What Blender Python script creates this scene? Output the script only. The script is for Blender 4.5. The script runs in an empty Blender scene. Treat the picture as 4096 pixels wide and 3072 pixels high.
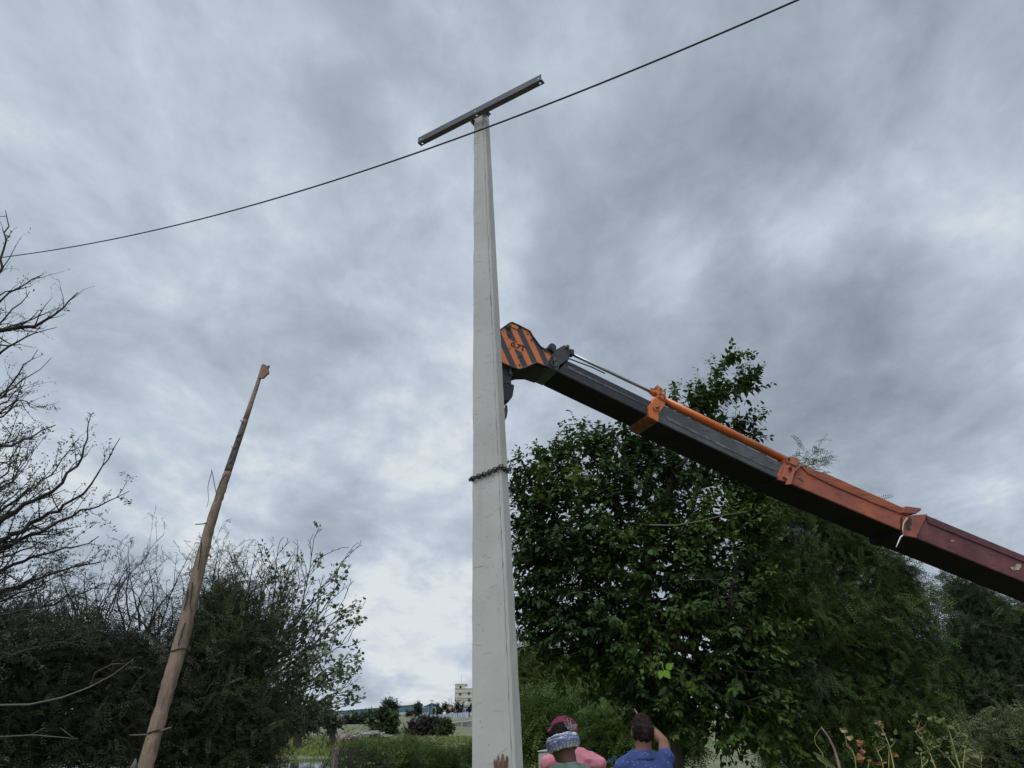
import bpy, bmesh, math, random
import numpy as np
from mathutils import Vector, Matrix
random.seed(7)
RAD = math.radians
C = bpy.context.scene.collection
SC = bpy.context.scene

# ------------------------------------------------------------------ camera
PITCH = RAD(24.6); FPX = 2980.0; CAMZ = 1.6
cd = bpy.data.cameras.new('camera'); cam = bpy.data.objects.new('camera', cd); C.objects.link(cam)
cam.location = (0, 0, CAMZ); cam.rotation_euler = (RAD(90)+PITCH, 0, 0)
cd.sensor_width = 36; cd.lens = FPX/4096*36; cd.clip_start = .05; cd.clip_end = 6000
SC.camera = cam

# ------------------------------------------------------------------ sky, sun, exposure
SUN_EL, SUN_AZ = RAD(66), RAD(205)      # behind the photographer, a little to the left (azimuth from +Y, clockwise)
SUN_DIR = Vector((math.sin(SUN_AZ)*math.cos(SUN_EL), math.cos(SUN_AZ)*math.cos(SUN_EL), math.sin(SUN_EL)))
ld = bpy.data.lights.new('sun', 'SUN'); ld.energy = 1.5; ld.angle = RAD(25); ld.color = (1, .955, .9)
sun = bpy.data.objects.new('sun', ld); C.objects.link(sun); sun.location = (0, 0, 40)
sun.rotation_euler = (-SUN_DIR).to_track_quat('-Z', 'Y').to_euler()
W = bpy.data.worlds.new('World'); SC.world = W; W.use_nodes = True

def make_world():
    nt = W.node_tree; N = nt.nodes; L = nt.links
    N.clear()
    def nd(t, **k):
        n = N.new(t)
        for a, b in k.items(): setattr(n, a, b)
        return n
    def math_(op, a, b=None, clamp=False):
        n = nd('ShaderNodeMath', operation=op, use_clamp=clamp)
        for i, v in enumerate((a, b)):
            if v is None: continue
            if isinstance(v, (int, float)): n.inputs[i].default_value = v
            else: L.new(v, n.inputs[i])
        return n.outputs[0]
    def mix(fac, a, b):
        n = nd('ShaderNodeMix', data_type='RGBA', clamp_factor=True)
        for s, v in ((n.inputs['Factor'], fac), (n.inputs[6], a), (n.inputs[7], b)):
            if isinstance(v, (int, float)): s.default_value = v
            elif isinstance(v, tuple): s.default_value = (*v, 1)
            else: L.new(v, s)
        return n.outputs[2]
    def maprange(v, a, b, c=0., d=1.):
        n = nd('ShaderNodeMapRange', interpolation_type='SMOOTHSTEP')
        L.new(v, n.inputs[0])
        for i, x in enumerate((a, b, c, d)): n.inputs[i+1].default_value = x
        return n.outputs[0]
    sky = nd('ShaderNodeTexSky', sky_type='NISHITA', sun_disc=False)
    sky.sun_elevation = SUN_EL; sky.sun_rotation = SUN_AZ; sky.dust_density = 2.5
    tc = nd('ShaderNodeTexCoord')
    nrm = nd('ShaderNodeVectorMath', operation='NORMALIZE'); L.new(tc.outputs['Generated'], nrm.inputs[0])
    D = nrm.outputs[0]
    sep = nd('ShaderNodeSeparateXYZ'); L.new(D, sep.inputs[0])
    den = math_('ADD', math_('MAXIMUM', sep.outputs[2], 0.0), 0.30)
    cx = math_('DIVIDE', sep.outputs[0], den); cy = math_('DIVIDE', sep.outputs[1], den)
    cmb = nd('ShaderNodeCombineXYZ'); L.new(cx, cmb.inputs[0]); L.new(cy, cmb.inputs[1])
    def noise(scale, detail, rough, dist, rot, sx, sy, off=(0, 0, 0)):
        m = nd('ShaderNodeMapping'); m.inputs['Rotation'].default_value = (0, 0, rot)
        m.inputs['Scale'].default_value = (sx, sy, 1); m.inputs['Location'].default_value = off
        L.new(cmb.outputs[0], m.inputs[0])
        n = nd('ShaderNodeTexNoise'); L.new(m.outputs[0], n.inputs['Vector'])
        n.inputs['Scale'].default_value = scale; n.inputs['Detail'].default_value = detail
        n.inputs['Roughness'].default_value = rough; n.inputs['Distortion'].default_value = dist
        return n.outputs[0]
    def blob(px, py, r0, r1):
        """soft patch of the sky round a fixed direction"""
        v = pixdir(px, py)
        n = nd('ShaderNodeVectorMath', operation='DOT_PRODUCT'); L.new(D, n.inputs[0]); n.inputs[1].default_value = v
        return maprange(n.outputs['Value'], math.cos(RAD(r1)), math.cos(RAD(r0)))
    big = noise(1.35, 4, .5, .25, RAD(-35), 1.0, .7, (3.1, 1.7, 0))
    med = noise(3.5, 9, .58, .25, RAD(-38), 1.1, .8, (7.3, 2.2, 1))
    fine = noise(10.5, 9, .62, .2, RAD(-20), 1.0, .8, (1.3, 5.2, 3))
    t = math_('ADD', math_('MULTIPLY', math_('SUBTRACT', big, .5), .85), math_('MULTIPLY', math_('SUBTRACT', med, .5), 1.15))
    t = math_('ADD', math_('ADD', t, .57), math_('MULTIPLY', math_('SUBTRACT', fine, .5), .30))
    # large patches: a heavier grey bank to the right, paler cloud to the left and low down
    for px, py, r0, r1, g in SKY_PATCHES:
        t = math_('ADD', t, math_('MULTIPLY', blob(px, py, r0, r1), g))
    f = math_('ADD', math_('MULTIPLY', t, 1.35), -.175, True)
    ramp = nd('ShaderNodeValToRGB'); L.new(f, ramp.inputs[0])
    e = ramp.color_ramp.elements
    e[0].position = 0; e[0].color = (.232, .275, .325, 1)
    e[1].position = 1; e[1].color = (.72, .77, .80, 1)
    x = e.new(.30); x.color = (.312, .366, .434, 1)
    x = e.new(.55); x.color = (.405, .470, .557, 1)
    x = e.new(.78); x.color = (.525, .602, .695, 1)
    cloud = nd('ShaderNodeVectorMath', operation='SCALE'); L.new(ramp.outputs[0], cloud.inputs[0]); cloud.inputs['Scale'].default_value = 10
    # the cloud is brighter round the hidden sun
    g = nd('ShaderNodeVectorMath', operation='DOT_PRODUCT'); L.new(D, g.inputs[0]); g.inputs[1].default_value = SUN_DIR
    glow = maprange(g.outputs['Value'], .70, 1., 1., SUN_GLOW)
    cl2 = nd('ShaderNodeVectorMath', operation='SCALE'); L.new(cloud.outputs[0], cl2.inputs[0]); L.new(glow, cl2.inputs['Scale'])
    cover = maprange(t, .20, .42, .93, .98)
    out = mix(cover, sky.outputs[0], cl2.outputs[0])
    below = maprange(sep.outputs[2], -.08, -.01)
    out = mix(below, (.9, .95, .85), out)
    bg = nd('ShaderNodeBackground'); bg.inputs['Strength'].default_value = .1; L.new(out, bg.inputs['Color'])
    o = nd('ShaderNodeOutputWorld'); L.new(bg.outputs[0], o.inputs[0])

def pixdir(x, y):
    dx, dy = (x-2048)/FPX, (y-1536)/FPX
    return Vector((dx, math.cos(PITCH)+dy*math.sin(PITCH), math.sin(PITCH)-dy*math.cos(PITCH))).normalized()
SUN_GLOW = 4.6
SKY_PATCHES = [  # direction (as seen in the photo), inner and outer radius in degrees, gain
    (3200, 900, 4, 24, -.16), (2700, 420, 2, 11, -.05), (3600, 1450, 2, 11, -.08), (1500, 250, 2, 12, -.05), (1150, 1500, 2, 10, -.06),
    (250, 900, 8, 28, .09), (1700, 1500, 2, 9, .05), (1250, 900, 2, 8, .05),
    (4000, 1150, 2, 9, .14), (3850, 1300, 1, 6, .12), (3250, 900, 1, 5, .16), (2750, 1050, 1, 5, .10), (3500, 780, 1, 4, .12), (3300, 200, 1, 5, .10), (3950, 650, 1, 6, .10), (2350, 250, 1, 6, .10), (3000, 1150, 1, 5, -.10), (3450, 1100, 1, 6, -.08), (1650, 2440, 1, 7, .30), (1500, 2700, 2, 9, .10), (700, 2100, 4, 14, .06), (2000, 2350, 2, 6, .08)]
make_world()
SC.view_settings.view_transform = 'Standard'; SC.view_settings.look = 'None'
SC.view_settings.exposure = 0; SC.view_settings.gamma = 1; SC.view_settings.use_curve_mapping = False
SC.cycles.max_bounces = 6; SC.cycles.diffuse_bounces = 3; SC.cycles.transmission_bounces = 3; SC.cycles.transparent_max_bounces = 6
SC.cycles.use_denoising = True

# ------------------------------------------------------------------ helpers: surveying the photograph
def P(x, y, Y):
    """point at forward distance Y seen at photo position x, y"""
    d = pixdir(x, y); k = Y/d.y
    return Vector((d.x*k, Y, CAMZ+d.z*k))
def mpp(x, y, Y):
    """metres per photo pixel there"""
    dy = (y-1536)/FPX
    return Y/(math.cos(PITCH)+dy*math.sin(PITCH))/FPX

# ------------------------------------------------------------------ helpers: objects
def tag(o, label=None, cat=None, group=None, kind=None):
    if label: o['label'] = label
    if cat: o['category'] = cat
    if group: o['group'] = group
    if kind: o['kind'] = kind
    return o
def thing(name, loc, label, cat, group=None):
    o = bpy.data.objects.new(name, None); C.objects.link(o); o.location = loc
    o.empty_display_size = .1
    return tag(o, label, cat, group)
ROOTLOC = {}
def base_of(o):
    p = Vector((0, 0, 0))
    while o is not None:
        p = p+Vector(o.location); o = o.parent
    return p
def link_mesh(name, me, m, parent=None, smooth=False, origin=None):
    """me is in world coordinates; the object sits at its parent's base (or at origin)"""
    o = bpy.data.objects.new(name, me); C.objects.link(o)
    if parent is not None:
        off = base_of(parent); o.parent = parent
        me.transform(Matrix.Translation(-off))
    elif origin is not None:
        o.location = origin; me.transform(Matrix.Translation(-Vector(origin)))
    if m is not None:
        for mm in (m if isinstance(m, (list, tuple)) else [m]): me.materials.append(mm)
    if smooth: me.polygons.foreach_set('use_smooth', [True]*len(me.polygons))
    return o
class MB:
    def __init__(s): s.v = []; s.f = []
    def add(s, vs, fs):
        b = len(s.v); s.v += [tuple(v) for v in vs]; s.f += [tuple(i+b for i in f) for f in fs]; return s
    def box(s, c, ax, ay, az):
        c = Vector(c); ax, ay, az = Vector(ax), Vector(ay), Vector(az)   # half axes
        vs = [c+ax*i+ay*j+az*k for k in (-1, 1) for j in (-1, 1) for i in (-1, 1)]
        return s.add(vs, [(0, 2, 3, 1), (4, 5, 7, 6), (0, 1, 5, 4), (2, 6, 7, 3), (0, 4, 6, 2), (1, 3, 7, 5)])
    def abox(s, x0, x1, y0, y1, z0, z1):
        return s.box(((x0+x1)/2, (y0+y1)/2, (z0+z1)/2), ((x1-x0)/2, 0, 0), (0, (y1-y0)/2, 0), (0, 0, (z1-z0)/2))
    def prism(s, pts, d):
        d = Vector(d); n = len(pts); pts = [Vector(p) for p in pts]
        return s.add(pts+[p+d for p in pts], [tuple(range(n)), tuple(range(2*n-1, n-1, -1))]+[(i, i+n, (i+1) % n+n, (i+1) % n) for i in range(n)])
    def tube(s, pts, r, k=8, cap=True, flat=None, closed=False, roundcap=False):
        pts = [Vector(p) for p in pts]; n = len(pts)
        r = [r]*n if isinstance(r, (int, float)) else list(r)
        if roundcap:
            a = (pts[0]-pts[1]).normalized(); b = (pts[-1]-pts[-2]).normalized()
            P0, R0, P1, R1 = pts[0], r[0], pts[-1], r[-1]
            pre = [(P0+a*R0*math.sin(t), R0*math.cos(t)) for t in (1.45, 1.1, .7, .35)]
            post = [(P1+b*R1*math.sin(t), R1*math.cos(t)) for t in (.35, .7, 1.1, 1.45)]
            pts = [p for p, _ in pre]+pts+[p for p, _ in post]; r = [q for _, q in pre]+r+[q for _, q in post]; n = len(pts)
        T = []
        for i in range(n):
            if closed: t = pts[(i+1) % n]-pts[i-1]
            else: t = pts[min(i+1, n-1)]-pts[max(i-1, 0)]
            T.append(t.normalized() if t.length > 1e-9 else Vector((0, 0, 1)))
        u = T[0].orthogonal().normalized()
        if flat is not None:
            u = Vector(flat[0]); u = (u-T[0]*u.dot(T[0])).normalized()
        vs = []
        for i in range(n):
            u = (u-T[i]*u.dot(T[i]))
            u = u.normalized() if u.length > 1e-6 else T[i].orthogonal().normalized()
            w = T[i].cross(u)
            for j in range(k):
                a = 2*math.pi*j/k
                sx = flat[1] if flat is not None else 1
                vs.append(pts[i]+u*(r[i]*math.cos(a)*sx)+w*(r[i]*math.sin(a)))
        fs = []
        m = n if closed else n-1
        for i in range(m):
            for j in range(k):
                a = i*k+j; b = i*k+(j+1) % k; c = ((i+1) % n)*k
                fs.append((a, b, c+(j+1) % k, c+j))
        if cap and not closed:
            fs.append(tuple(range(k-1, -1, -1))); fs.append(tuple((n-1)*k+j for j in range(k)))
        return s.add(vs, fs)
    def ball(s, c, rx, ry, rz, nu=16, nv=10, M3=None):
        c = Vector(c); vs = [Vector((0, 0, rz))]; fs = []
        for i in range(1, nv):
            th = math.pi*i/nv
            for j in range(nu):
                ph = 2*math.pi*j/nu
                vs.append(Vector((rx*math.sin(th)*math.cos(ph), ry*math.sin(th)*math.sin(ph), rz*math.cos(th))))
        vs.append(Vector((0, 0, -rz)))
        for j in range(nu): fs.append((0, 1+j, 1+(j+1) % nu))
        for i in range(nv-2):
            for j in range(nu):
                a = 1+i*nu+j; b = 1+i*nu+(j+1) % nu
                fs.append((a, a+nu, b+nu, b))
        e = len(vs)-1; b0 = 1+(nv-2)*nu
        for j in range(nu): fs.append((e, b0+(j+1) % nu, b0+j))
        if M3 is not None: vs = [M3 @ v for v in vs]
        return s.add([c+v for v in vs], fs)
    def mesh(s, name, bevel=0, seg=2):
        me = bpy.data.meshes.new(name); me.from_pydata(s.v, [], s.f); me.update()
        bm = bmesh.new(); bm.from_mesh(me)
        bmesh.ops.recalc_face_normals(bm, faces=bm.faces)
        if bevel: bmesh.ops.bevel(bm, geom=list(bm.edges), offset=bevel, segments=seg, affect='EDGES', clamp_overlap=True)
        bm.to_mesh(me); bm.free(); me.update(); return me
    def build(s, name, m, parent=None, smooth=False, bevel=0, origin=None):
        return link_mesh(name, s.mesh(name, bevel), m, parent, smooth, origin)
def fast_mesh(name, V, F):
    V = np.asarray(V, dtype=np.float32).reshape(-1, 3); F = np.asarray(F, dtype=np.int32); k = F.shape[1]
    me = bpy.data.meshes.new(name)
    me.vertices.add(len(V)); me.vertices.foreach_set('co', V.ravel())
    me.loops.add(F.size); me.loops.foreach_set('vertex_index', F.ravel())
    me.polygons.add(len(F)); me.polygons.foreach_set('loop_start', np.arange(0, F.size, k, dtype=np.int32))
    me.polygons.foreach_set('loop_total', np.full(len(F), k, dtype=np.int32))
    me.update(calc_edges=True); return me
def applied(me, mods):
    """mesh after a stack of modifiers [(type, {settings})]"""
    o = bpy.data.objects.new('tmp', me); C.objects.link(o)
    for t, kw in mods:
        m = o.modifiers.new(t.lower(), t)
        for a, b in kw.items(): setattr(m, a, b)
    dg = bpy.context.evaluated_depsgraph_get(); dg.update()
    r = bpy.data.meshes.new_from_object(o.evaluated_get(dg), depsgraph=dg)
    bpy.data.objects.remove(o); return r

# ------------------------------------------------------------------ helpers: materials
def M(name, col, rough=.7, col2=None, vs=3., vlo=.35, vhi=.65, island=None, bump=0., bs=30., metal=0., transl=0., spec=.5, stretch=None, pits=None, detail=6, stain=None):
    m = bpy.data.materials.new(name); m.use_nodes = True
    nt = m.node_tree; N = nt.nodes; L = nt.links; b = N['Principled BSDF']
    b.inputs['Roughness'].default_value = rough; b.inputs['Metallic'].default_value = metal
    b.inputs['Specular IOR Level'].default_value = spec
    tc = N.new('ShaderNodeTexCoord'); src = tc.outputs['Object']
    if stretch:
        mp = N.new('ShaderNodeMapping'); mp.inputs['Scale'].default_value = stretch; L.new(src, mp.inputs[0]); src = mp.outputs[0]
    def noise(sc, d=detail):
        n = N.new('ShaderNodeTexNoise'); n.inputs['Scale'].default_value = sc; n.inputs['Detail'].default_value = d
        L.new(src, n.inputs['Vector']); return n.outputs[0]
    def mixc(f, a, c):
        n = N.new('ShaderNodeMix'); n.data_type = 'RGBA'
        L.new(f, n.inputs['Factor'])
        for s, v in ((n.inputs[6], a), (n.inputs[7], c)):
            if isinstance(v, tuple): s.default_value = (*v, 1)
            else: L.new(v, s)
        return n.outputs[2]
    def mr(v, a, c):
        n = N.new('ShaderNodeMapRange'); L.new(v, n.inputs[0]); n.inputs[1].default_value = a; n.inputs[2].default_value = c
        return n.outputs[0]
    c = col
    if island is not None:
        g = N.new('ShaderNodeNewGeometry'); c = mixc(g.outputs['Random Per Island'], col, island)
    if col2 is not None: c = mixc(mr(noise(vs), vlo, vhi), c, col2)
    if stain is not None:
        mp2 = N.new('ShaderNodeMapping'); mp2.inputs['Scale'].default_value = stain[1]; L.new(tc.outputs['Object'], mp2.inputs[0])
        n2 = N.new('ShaderNodeTexNoise'); n2.inputs['Scale'].default_value = 1; n2.inputs['Detail'].default_value = 9; n2.inputs['Roughness'].default_value = .62; L.new(mp2.outputs[0], n2.inputs['Vector'])
        c = mixc(mr(n2.outputs[0], stain[2], stain[3]), c, stain[0])
    if pits is not None:
        vo = N.new('ShaderNodeTexVoronoi'); vo.inputs['Scale'].default_value = pits[0]; L.new(tc.outputs['Object'], vo.inputs['Vector'])
        c = mixc(mr(vo.outputs['Distance'], pits[1]*.6, pits[1]), pits[2], c)
    if isinstance(c, tuple): b.inputs['Base Color'].default_value = (*c, 1)
    else: L.new(c, b.inputs['Base Color'])
    if bump:
        bn = N.new('ShaderNodeBump'); bn.inputs['Strength'].default_value = bump; bn.inputs['Distance'].default_value = .02
        L.new(noise(bs, 8), bn.inputs['Height']); L.new(bn.outputs[0], b.inputs['Normal'])
    if transl:
        t = N.new('ShaderNodeBsdfTranslucent')
        if isinstance(c, tuple): t.inputs['Color'].default_value = (*c, 1)
        else: L.new(c, t.inputs['Color'])
        mx = N.new('ShaderNodeMixShader'); mx.inputs[0].default_value = transl
        L.new(b.outputs[0], mx.inputs[1]); L.new(t.outputs[0], mx.inputs[2]); L.new(mx.outputs[0], N['Material Output'].inputs[0])
    return m

# ------------------------------------------------------------------ ground, water
def ground_z(X, Y):
    pts = [(-200, 0), (10, 0), (24, -.55), (85, -.55), (110, -.25), (137, 0), (170, 1.35), (230, 2.6), (300, 4.1), (380, 6.2), (600, 6.6), (900, 7), (3000, 8)]
    z = np.interp(Y, [p[0] for p in pts], [p[1] for p in pts])
    return z + (.04*np.sin(X*.35+Y*.21)+.02*np.sin(X*.9-Y*.6))*np.clip((Y-15)/20, 0, 1)
def pond_depth(X, Y):
    a = 1-((X+14)/14.)**2-((Y-50)/13.)**2
    b = 1-((X+7)/5.)**2-((Y-86)/7.)**2
    return np.maximum(a, b)
def gz(X, Y):
    return ground_z(X, Y)-np.clip(pond_depth(X, Y)*4.0, 0, .8)
def build_ground():
    ys = np.concatenate([np.arange(-40, 10, 2.5), np.arange(10, 110, 1.), np.arange(110, 400, 6.), np.arange(400, 3000, 80)])
    xs = np.concatenate([-np.geomspace(40, 2600, 40)[::-1], np.arange(-39, 40, 1.), np.geomspace(40, 2600, 40)])
    X, Y = np.meshgrid(xs, ys); Z = gz(X, Y)
    V = np.stack([X, Y, Z], -1); n, m = X.shape
    i = np.arange(n-1)[:, None]*m+np.arange(m-1)[None]
    F = np.stack([i, i+1, i+m+1, i+m], -1).reshape(-1, 4)
    g = link_mesh('ground', fast_mesh('ground', V, F), M('ground_grass_earth', (.100, .112, .050), .95, (.19, .145, .10), .16, .50, .70, bump=.6, bs=3), smooth=True)
    g['kind'] = 'structure'
    w = MB(); 
    for cx, cy, rx, ry in ((-14, 50, 16, 15), (-7, 86, 6.5, 8.5)):
        w.add([(cx+rx*math.cos(a), cy+ry*math.sin(a), -.64 if cy < 70 else -.62) for a in np.linspace(0, 2*math.pi, 48, endpoint=False)], [tuple(range(48))])
    o = w.build('pond', M('pond_water', (.05, .06, .05), .06, spec=.6, bump=.02, bs=6)); o['kind'] = 'structure'
build_ground()

# ------------------------------------------------------------------ the concrete pole with its cross-arm
def build_pole():
    concrete = M('cast_concrete', (.45, .436, .412), .9, (.375, .363, .342), 2.6, .3, .7, bump=.05, bs=42, pits=(19, .085, (.22, .205, .18)), detail=9, stain=((.30, .285, .26), (11, 11, 1.1), .55, .80))
    yb, yt, xa = 3072, 452, 0
    FLb = P(1884, 3072, 4.46); FLt = P(1894, 470, 4.56)
    yaw = RAD(31); rx = Vector((math.cos(yaw), -math.sin(yaw), 0)); ry = Vector((math.sin(yaw), math.cos(yaw), 0))
    wb, wt, db, dt = .272, .101, .094, .083
    z0 = -.25
    k0 = (z0-FLb.z)/(FLt.z-FLb.z)
    root = thing('utility_pole', (FLb.x+.1, 4.4, 0), 'tall pale concrete pole standing upright, tapering to a steel cross-arm', 'utility pole')
    n = 60; rng = random.Random(3); mb = MB(); rings = []
    for i in range(n+1):
        k = k0+(1.0-k0)*i/n; fl = FLb.lerp(FLt, k); w = wb+(wt-wb)*k; d = db+(dt-db)*k; c = .008
        j = lambda a=.0022: rng.uniform(-a, a)
        loc = [(c, 0), (w-c, 0), (w, c*1.2), (w, d-c), (w-c, d), (c, d), (0, d-c), (0, c)]
        rings.append([fl+rx*(a+(j(.003) if a < .02 else j(.001)))+ry*(b+j(.001)) for a, b in loc])
    vs = [p for r in rings for p in r]; fs = []
    for i in range(n):
        for q in range(8): fs.append((i*8+q, i*8+(q+1) % 8, i*8+8+(q+1) % 8, i*8+8+q))
    fs += [tuple(range(7, -1, -1)), tuple(n*8+q for q in range(8))]
    shaft = mb.add(vs, fs).build('shaft', concrete, root)
    # hairline mould seam and stains down the right-hand arris
    seam = MB(); pts = []; rr = []
    for i in range(161):
        k = k0+(1-k0)*i/160*.995; fl = FLb.lerp(FLt, k); w = wb+(wt-wb)*k
        pts.append(fl+rx*(w-.016+rng.uniform(-.002, .002))+ry*(-.0005)); rr.append(.0012+(rng.random()**6)*.004)
    seam.tube(pts, rr, 4, flat=(rx, 1.0))
    seam.build('mould_seam', M('seam_grime', (.21, .205, .19), .95), shaft)
    mk = MB()
    for i in range(150):                                    # scuffs, pits
        k = rng.uniform(-.1, .97); fl = FLb.lerp(FLt, k); w = wb+(wt-wb)*k
        a = rng.uniform(.1, .85)*w; p = fl+rx*a-ry*.0008+Vector((0, 0, 0))
        s = rng.choice([.0022, .003, .004, .0026]); up = (FLt-FLb).normalized()
        if rng.random() < .35:
            L = rng.uniform(.015, .055); t = rng.uniform(-.3, .5); dirv = (rx*math.cos(t)+up*math.sin(t)).normalized(); q = (up*math.cos(t)-rx*math.sin(t))
            mk.add([p-dirv*L-q*.0008, p+dirv*L*.6-q*.0012, p+dirv*L+q*.0004, p-dirv*L*.4+q*.0012], [(0, 1, 2, 3)])
        else:
            mk.add([p+rx*s*math.cos(b)*rng.uniform(.7, 1.3)+up*s*math.sin(b)*rng.uniform(.8, 1.6) for b in np.linspace(0, 6.28, 7)[:-1]], [tuple(range(6))])
    mk.build('scuff_marks', M('scuff_grey', (.31, .30, .28), .95), shaft)['kind'] = 'stuff'
    # ---- cross-arm: a steel angle, web to the front and flange below
    steel = M('weathered_galvanised_steel', (.080, .087, .095), .6, (.055, .060, .066), 9, .35, .7, metal=.15, bump=.08, bs=60)
    PL = P(1671, 571, 4.80); zr = PL.z
    PR = P(2164, 318, 4.80); PR = P(2164, 318, 4.80*(PL.z-CAMZ)/(PR.z-CAMZ))
    ax = (PR-PL).normalized(); up = Vector((0, 0, 1)); bk = up.cross(ax).normalized()
    if bk.y < 0: bk = -bk
    Lr = (PR-PL).length; H = .054
    holes = [.025, Lr*.487, Lr-.025]
    def plate(o, u, v, n, W, T, ext=0.):
        bm = bmesh.new()
        def loop(pts):
            vv = [bm.verts.new(o+u*a+v*b) for a, b in pts]
            return [bm.edges.new((vv[i], vv[(i+1) % len(vv)])) for i in range(len(vv))]
        es = loop([(-ext, 0), (Lr+ext, 0), (Lr+ext, W), (-ext, W)])
        for h in holes: es += loop([(h+.0092*math.cos(a), W*.55+.0092*math.sin(a)) for a in np.linspace(0, 2*math.pi, 14, endpoint=False)])
        bmesh.ops.triangle_fill(bm, edges=es, use_beauty=True)
        r = bmesh.ops.extrude_face_region(bm, geom=list(bm.faces))
        bmesh.ops.translate(bm, verts=[g for g in r['geom'] if isinstance(g, bmesh.types.BMVert)], vec=n*T)
        bmesh.ops.recalc_face_normals(bm, faces=bm.faces)
        me = bpy.data.meshes.new('plate'); bm.to_mesh(me); bm.free(); return me
    o = PL.copy()
    arm = link_mesh('cross_arm', plate(o, ax, up, bk, H, .006), steel, root)
    link_mesh('flange', plate(o+bk*.0065-up*.0, ax, bk, up, .041, .006, .004), M('flange_steel', (.115, .118, .12), .7, (.085, .088, .09), 9, .35, .7, metal=.15), arm)
    # U-bolt ends and clamp straps either side of the pole head
    boltm = M('dark_bolt_steel', (.05, .05, .055), .5, metal=.6); brk = M('zinc_bracket', (.42, .45, .48), .4, metal=.5)
    ctr = FLt+rx*(wt/2)
    for s in (-1, 1):
        c = ctr+rx*(s*(wt/2+.022))-up*.03
        b = MB(); b.tube([c+up*.055-ry*.02, c-up*.035+rx*.022], .0055, 8); b.tube([c+rx*.012+up*.045-ry*.02, c-up*.022+rx*.035], .0045, 8)
        b.build('bolt', boltm, arm, smooth=True)
        q = MB(); q.box(c+rx*.006+up*.012, rx*.02, ry*.03, up*.003); q.box(c-rx*s*.016-up*.012, rx*.002, ry*.03, up*.03)
        q.build('clamp', brk, arm)
    return root, FLb, FLt, rx, ry, (wb, wt, db, dt)
POLE = build_pole()

# ------------------------------------------------------------------ overhead cable
def build_cable():
    A = P(55, 1024, 8.0); B = P(3204, -2, 2.75)
    px = [(55, 1024), (300, 985), (556, 932), (830, 868), (1111, 796), (1360, 718), (1611, 635), (1889, 531), (2060, 464), (2222, 398), (2450, 310), (2685, 217), (2950, 108), (3204, -2)]
    pts = []
    for x, y in px:
        d = pixdir(x, y); a2 = A.xy; e = B.xy-A.xy
        k = (a2.x*e.y-a2.y*e.x)/(d.x*e.y-d.y*e.x)
        pts.append(Vector((d.x*k, d.y*k, CAMZ+d.z*k)))
    # smooth the sag with a quadratic in plan distance
    s = np.array([(p.xy-A.xy).length for p in pts]); z = np.array([p.z for p in pts]); c = np.polyfit(s, z, 3)
    e = (B.xy-A.xy).normalized(); out = []
    for t in np.concatenate([np.linspace(-30, -1, 24), np.linspace(-.5, s[-1]+6.0, 70)]):
        p = A.xy+e*t; zz = np.polyval(c, min(max(t, 0), s[-1]))
        if t < 0: zz += (np.polyval(c, .8)-np.polyval(c, 0))/.8*t+.006*t*t
        if t > s[-1]: zz += np.polyval(np.polyder(c), s[-1])*(t-s[-1])
        out.append((p.x, p.y, zz))
    mb = MB().tube(out, .0062, 8)
    tag(mb.build('overhead_cable', M('black_cable_rubber', (.018, .018, .022), .5), smooth=True, origin=out[0]), 'thin black cable stretched across the sky in front of the concrete pole', 'cable')
build_cable()

# ------------------------------------------------------------------ the crane boom
class VPlane:
    """upright plane through two surveyed plan points; photo positions are laid out on it"""
    def __init__(s, A, B):
        s.A = A.xy; s.e = (B.xy-A.xy).normalized()
        s.n = Vector((s.e.y, -s.e.x, 0))           # towards the photographer
        if s.n.y > 0: s.n = -s.n
        s.ax = Vector((s.e.x, s.e.y, 0))
    def __call__(s, x, y, off=0.):
        d = pixdir(x, y); A = s.A+s.n.xy*off
        k = (A.x*s.e.y-A.y*s.e.x)/(d.x*s.e.y-d.y*s.e.x)
        return Vector((d.x*k, d.y*k, CAMZ+d.z*k))
def Z1(x, y): return (1950+x/2.765, 1250+y/2.765)
def Z2(x, y): return (2500+x/2.765, 1450+y/2.765)
def Z3(x, y): return (3000+x/2.018, 1750+y/2.018)

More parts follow.
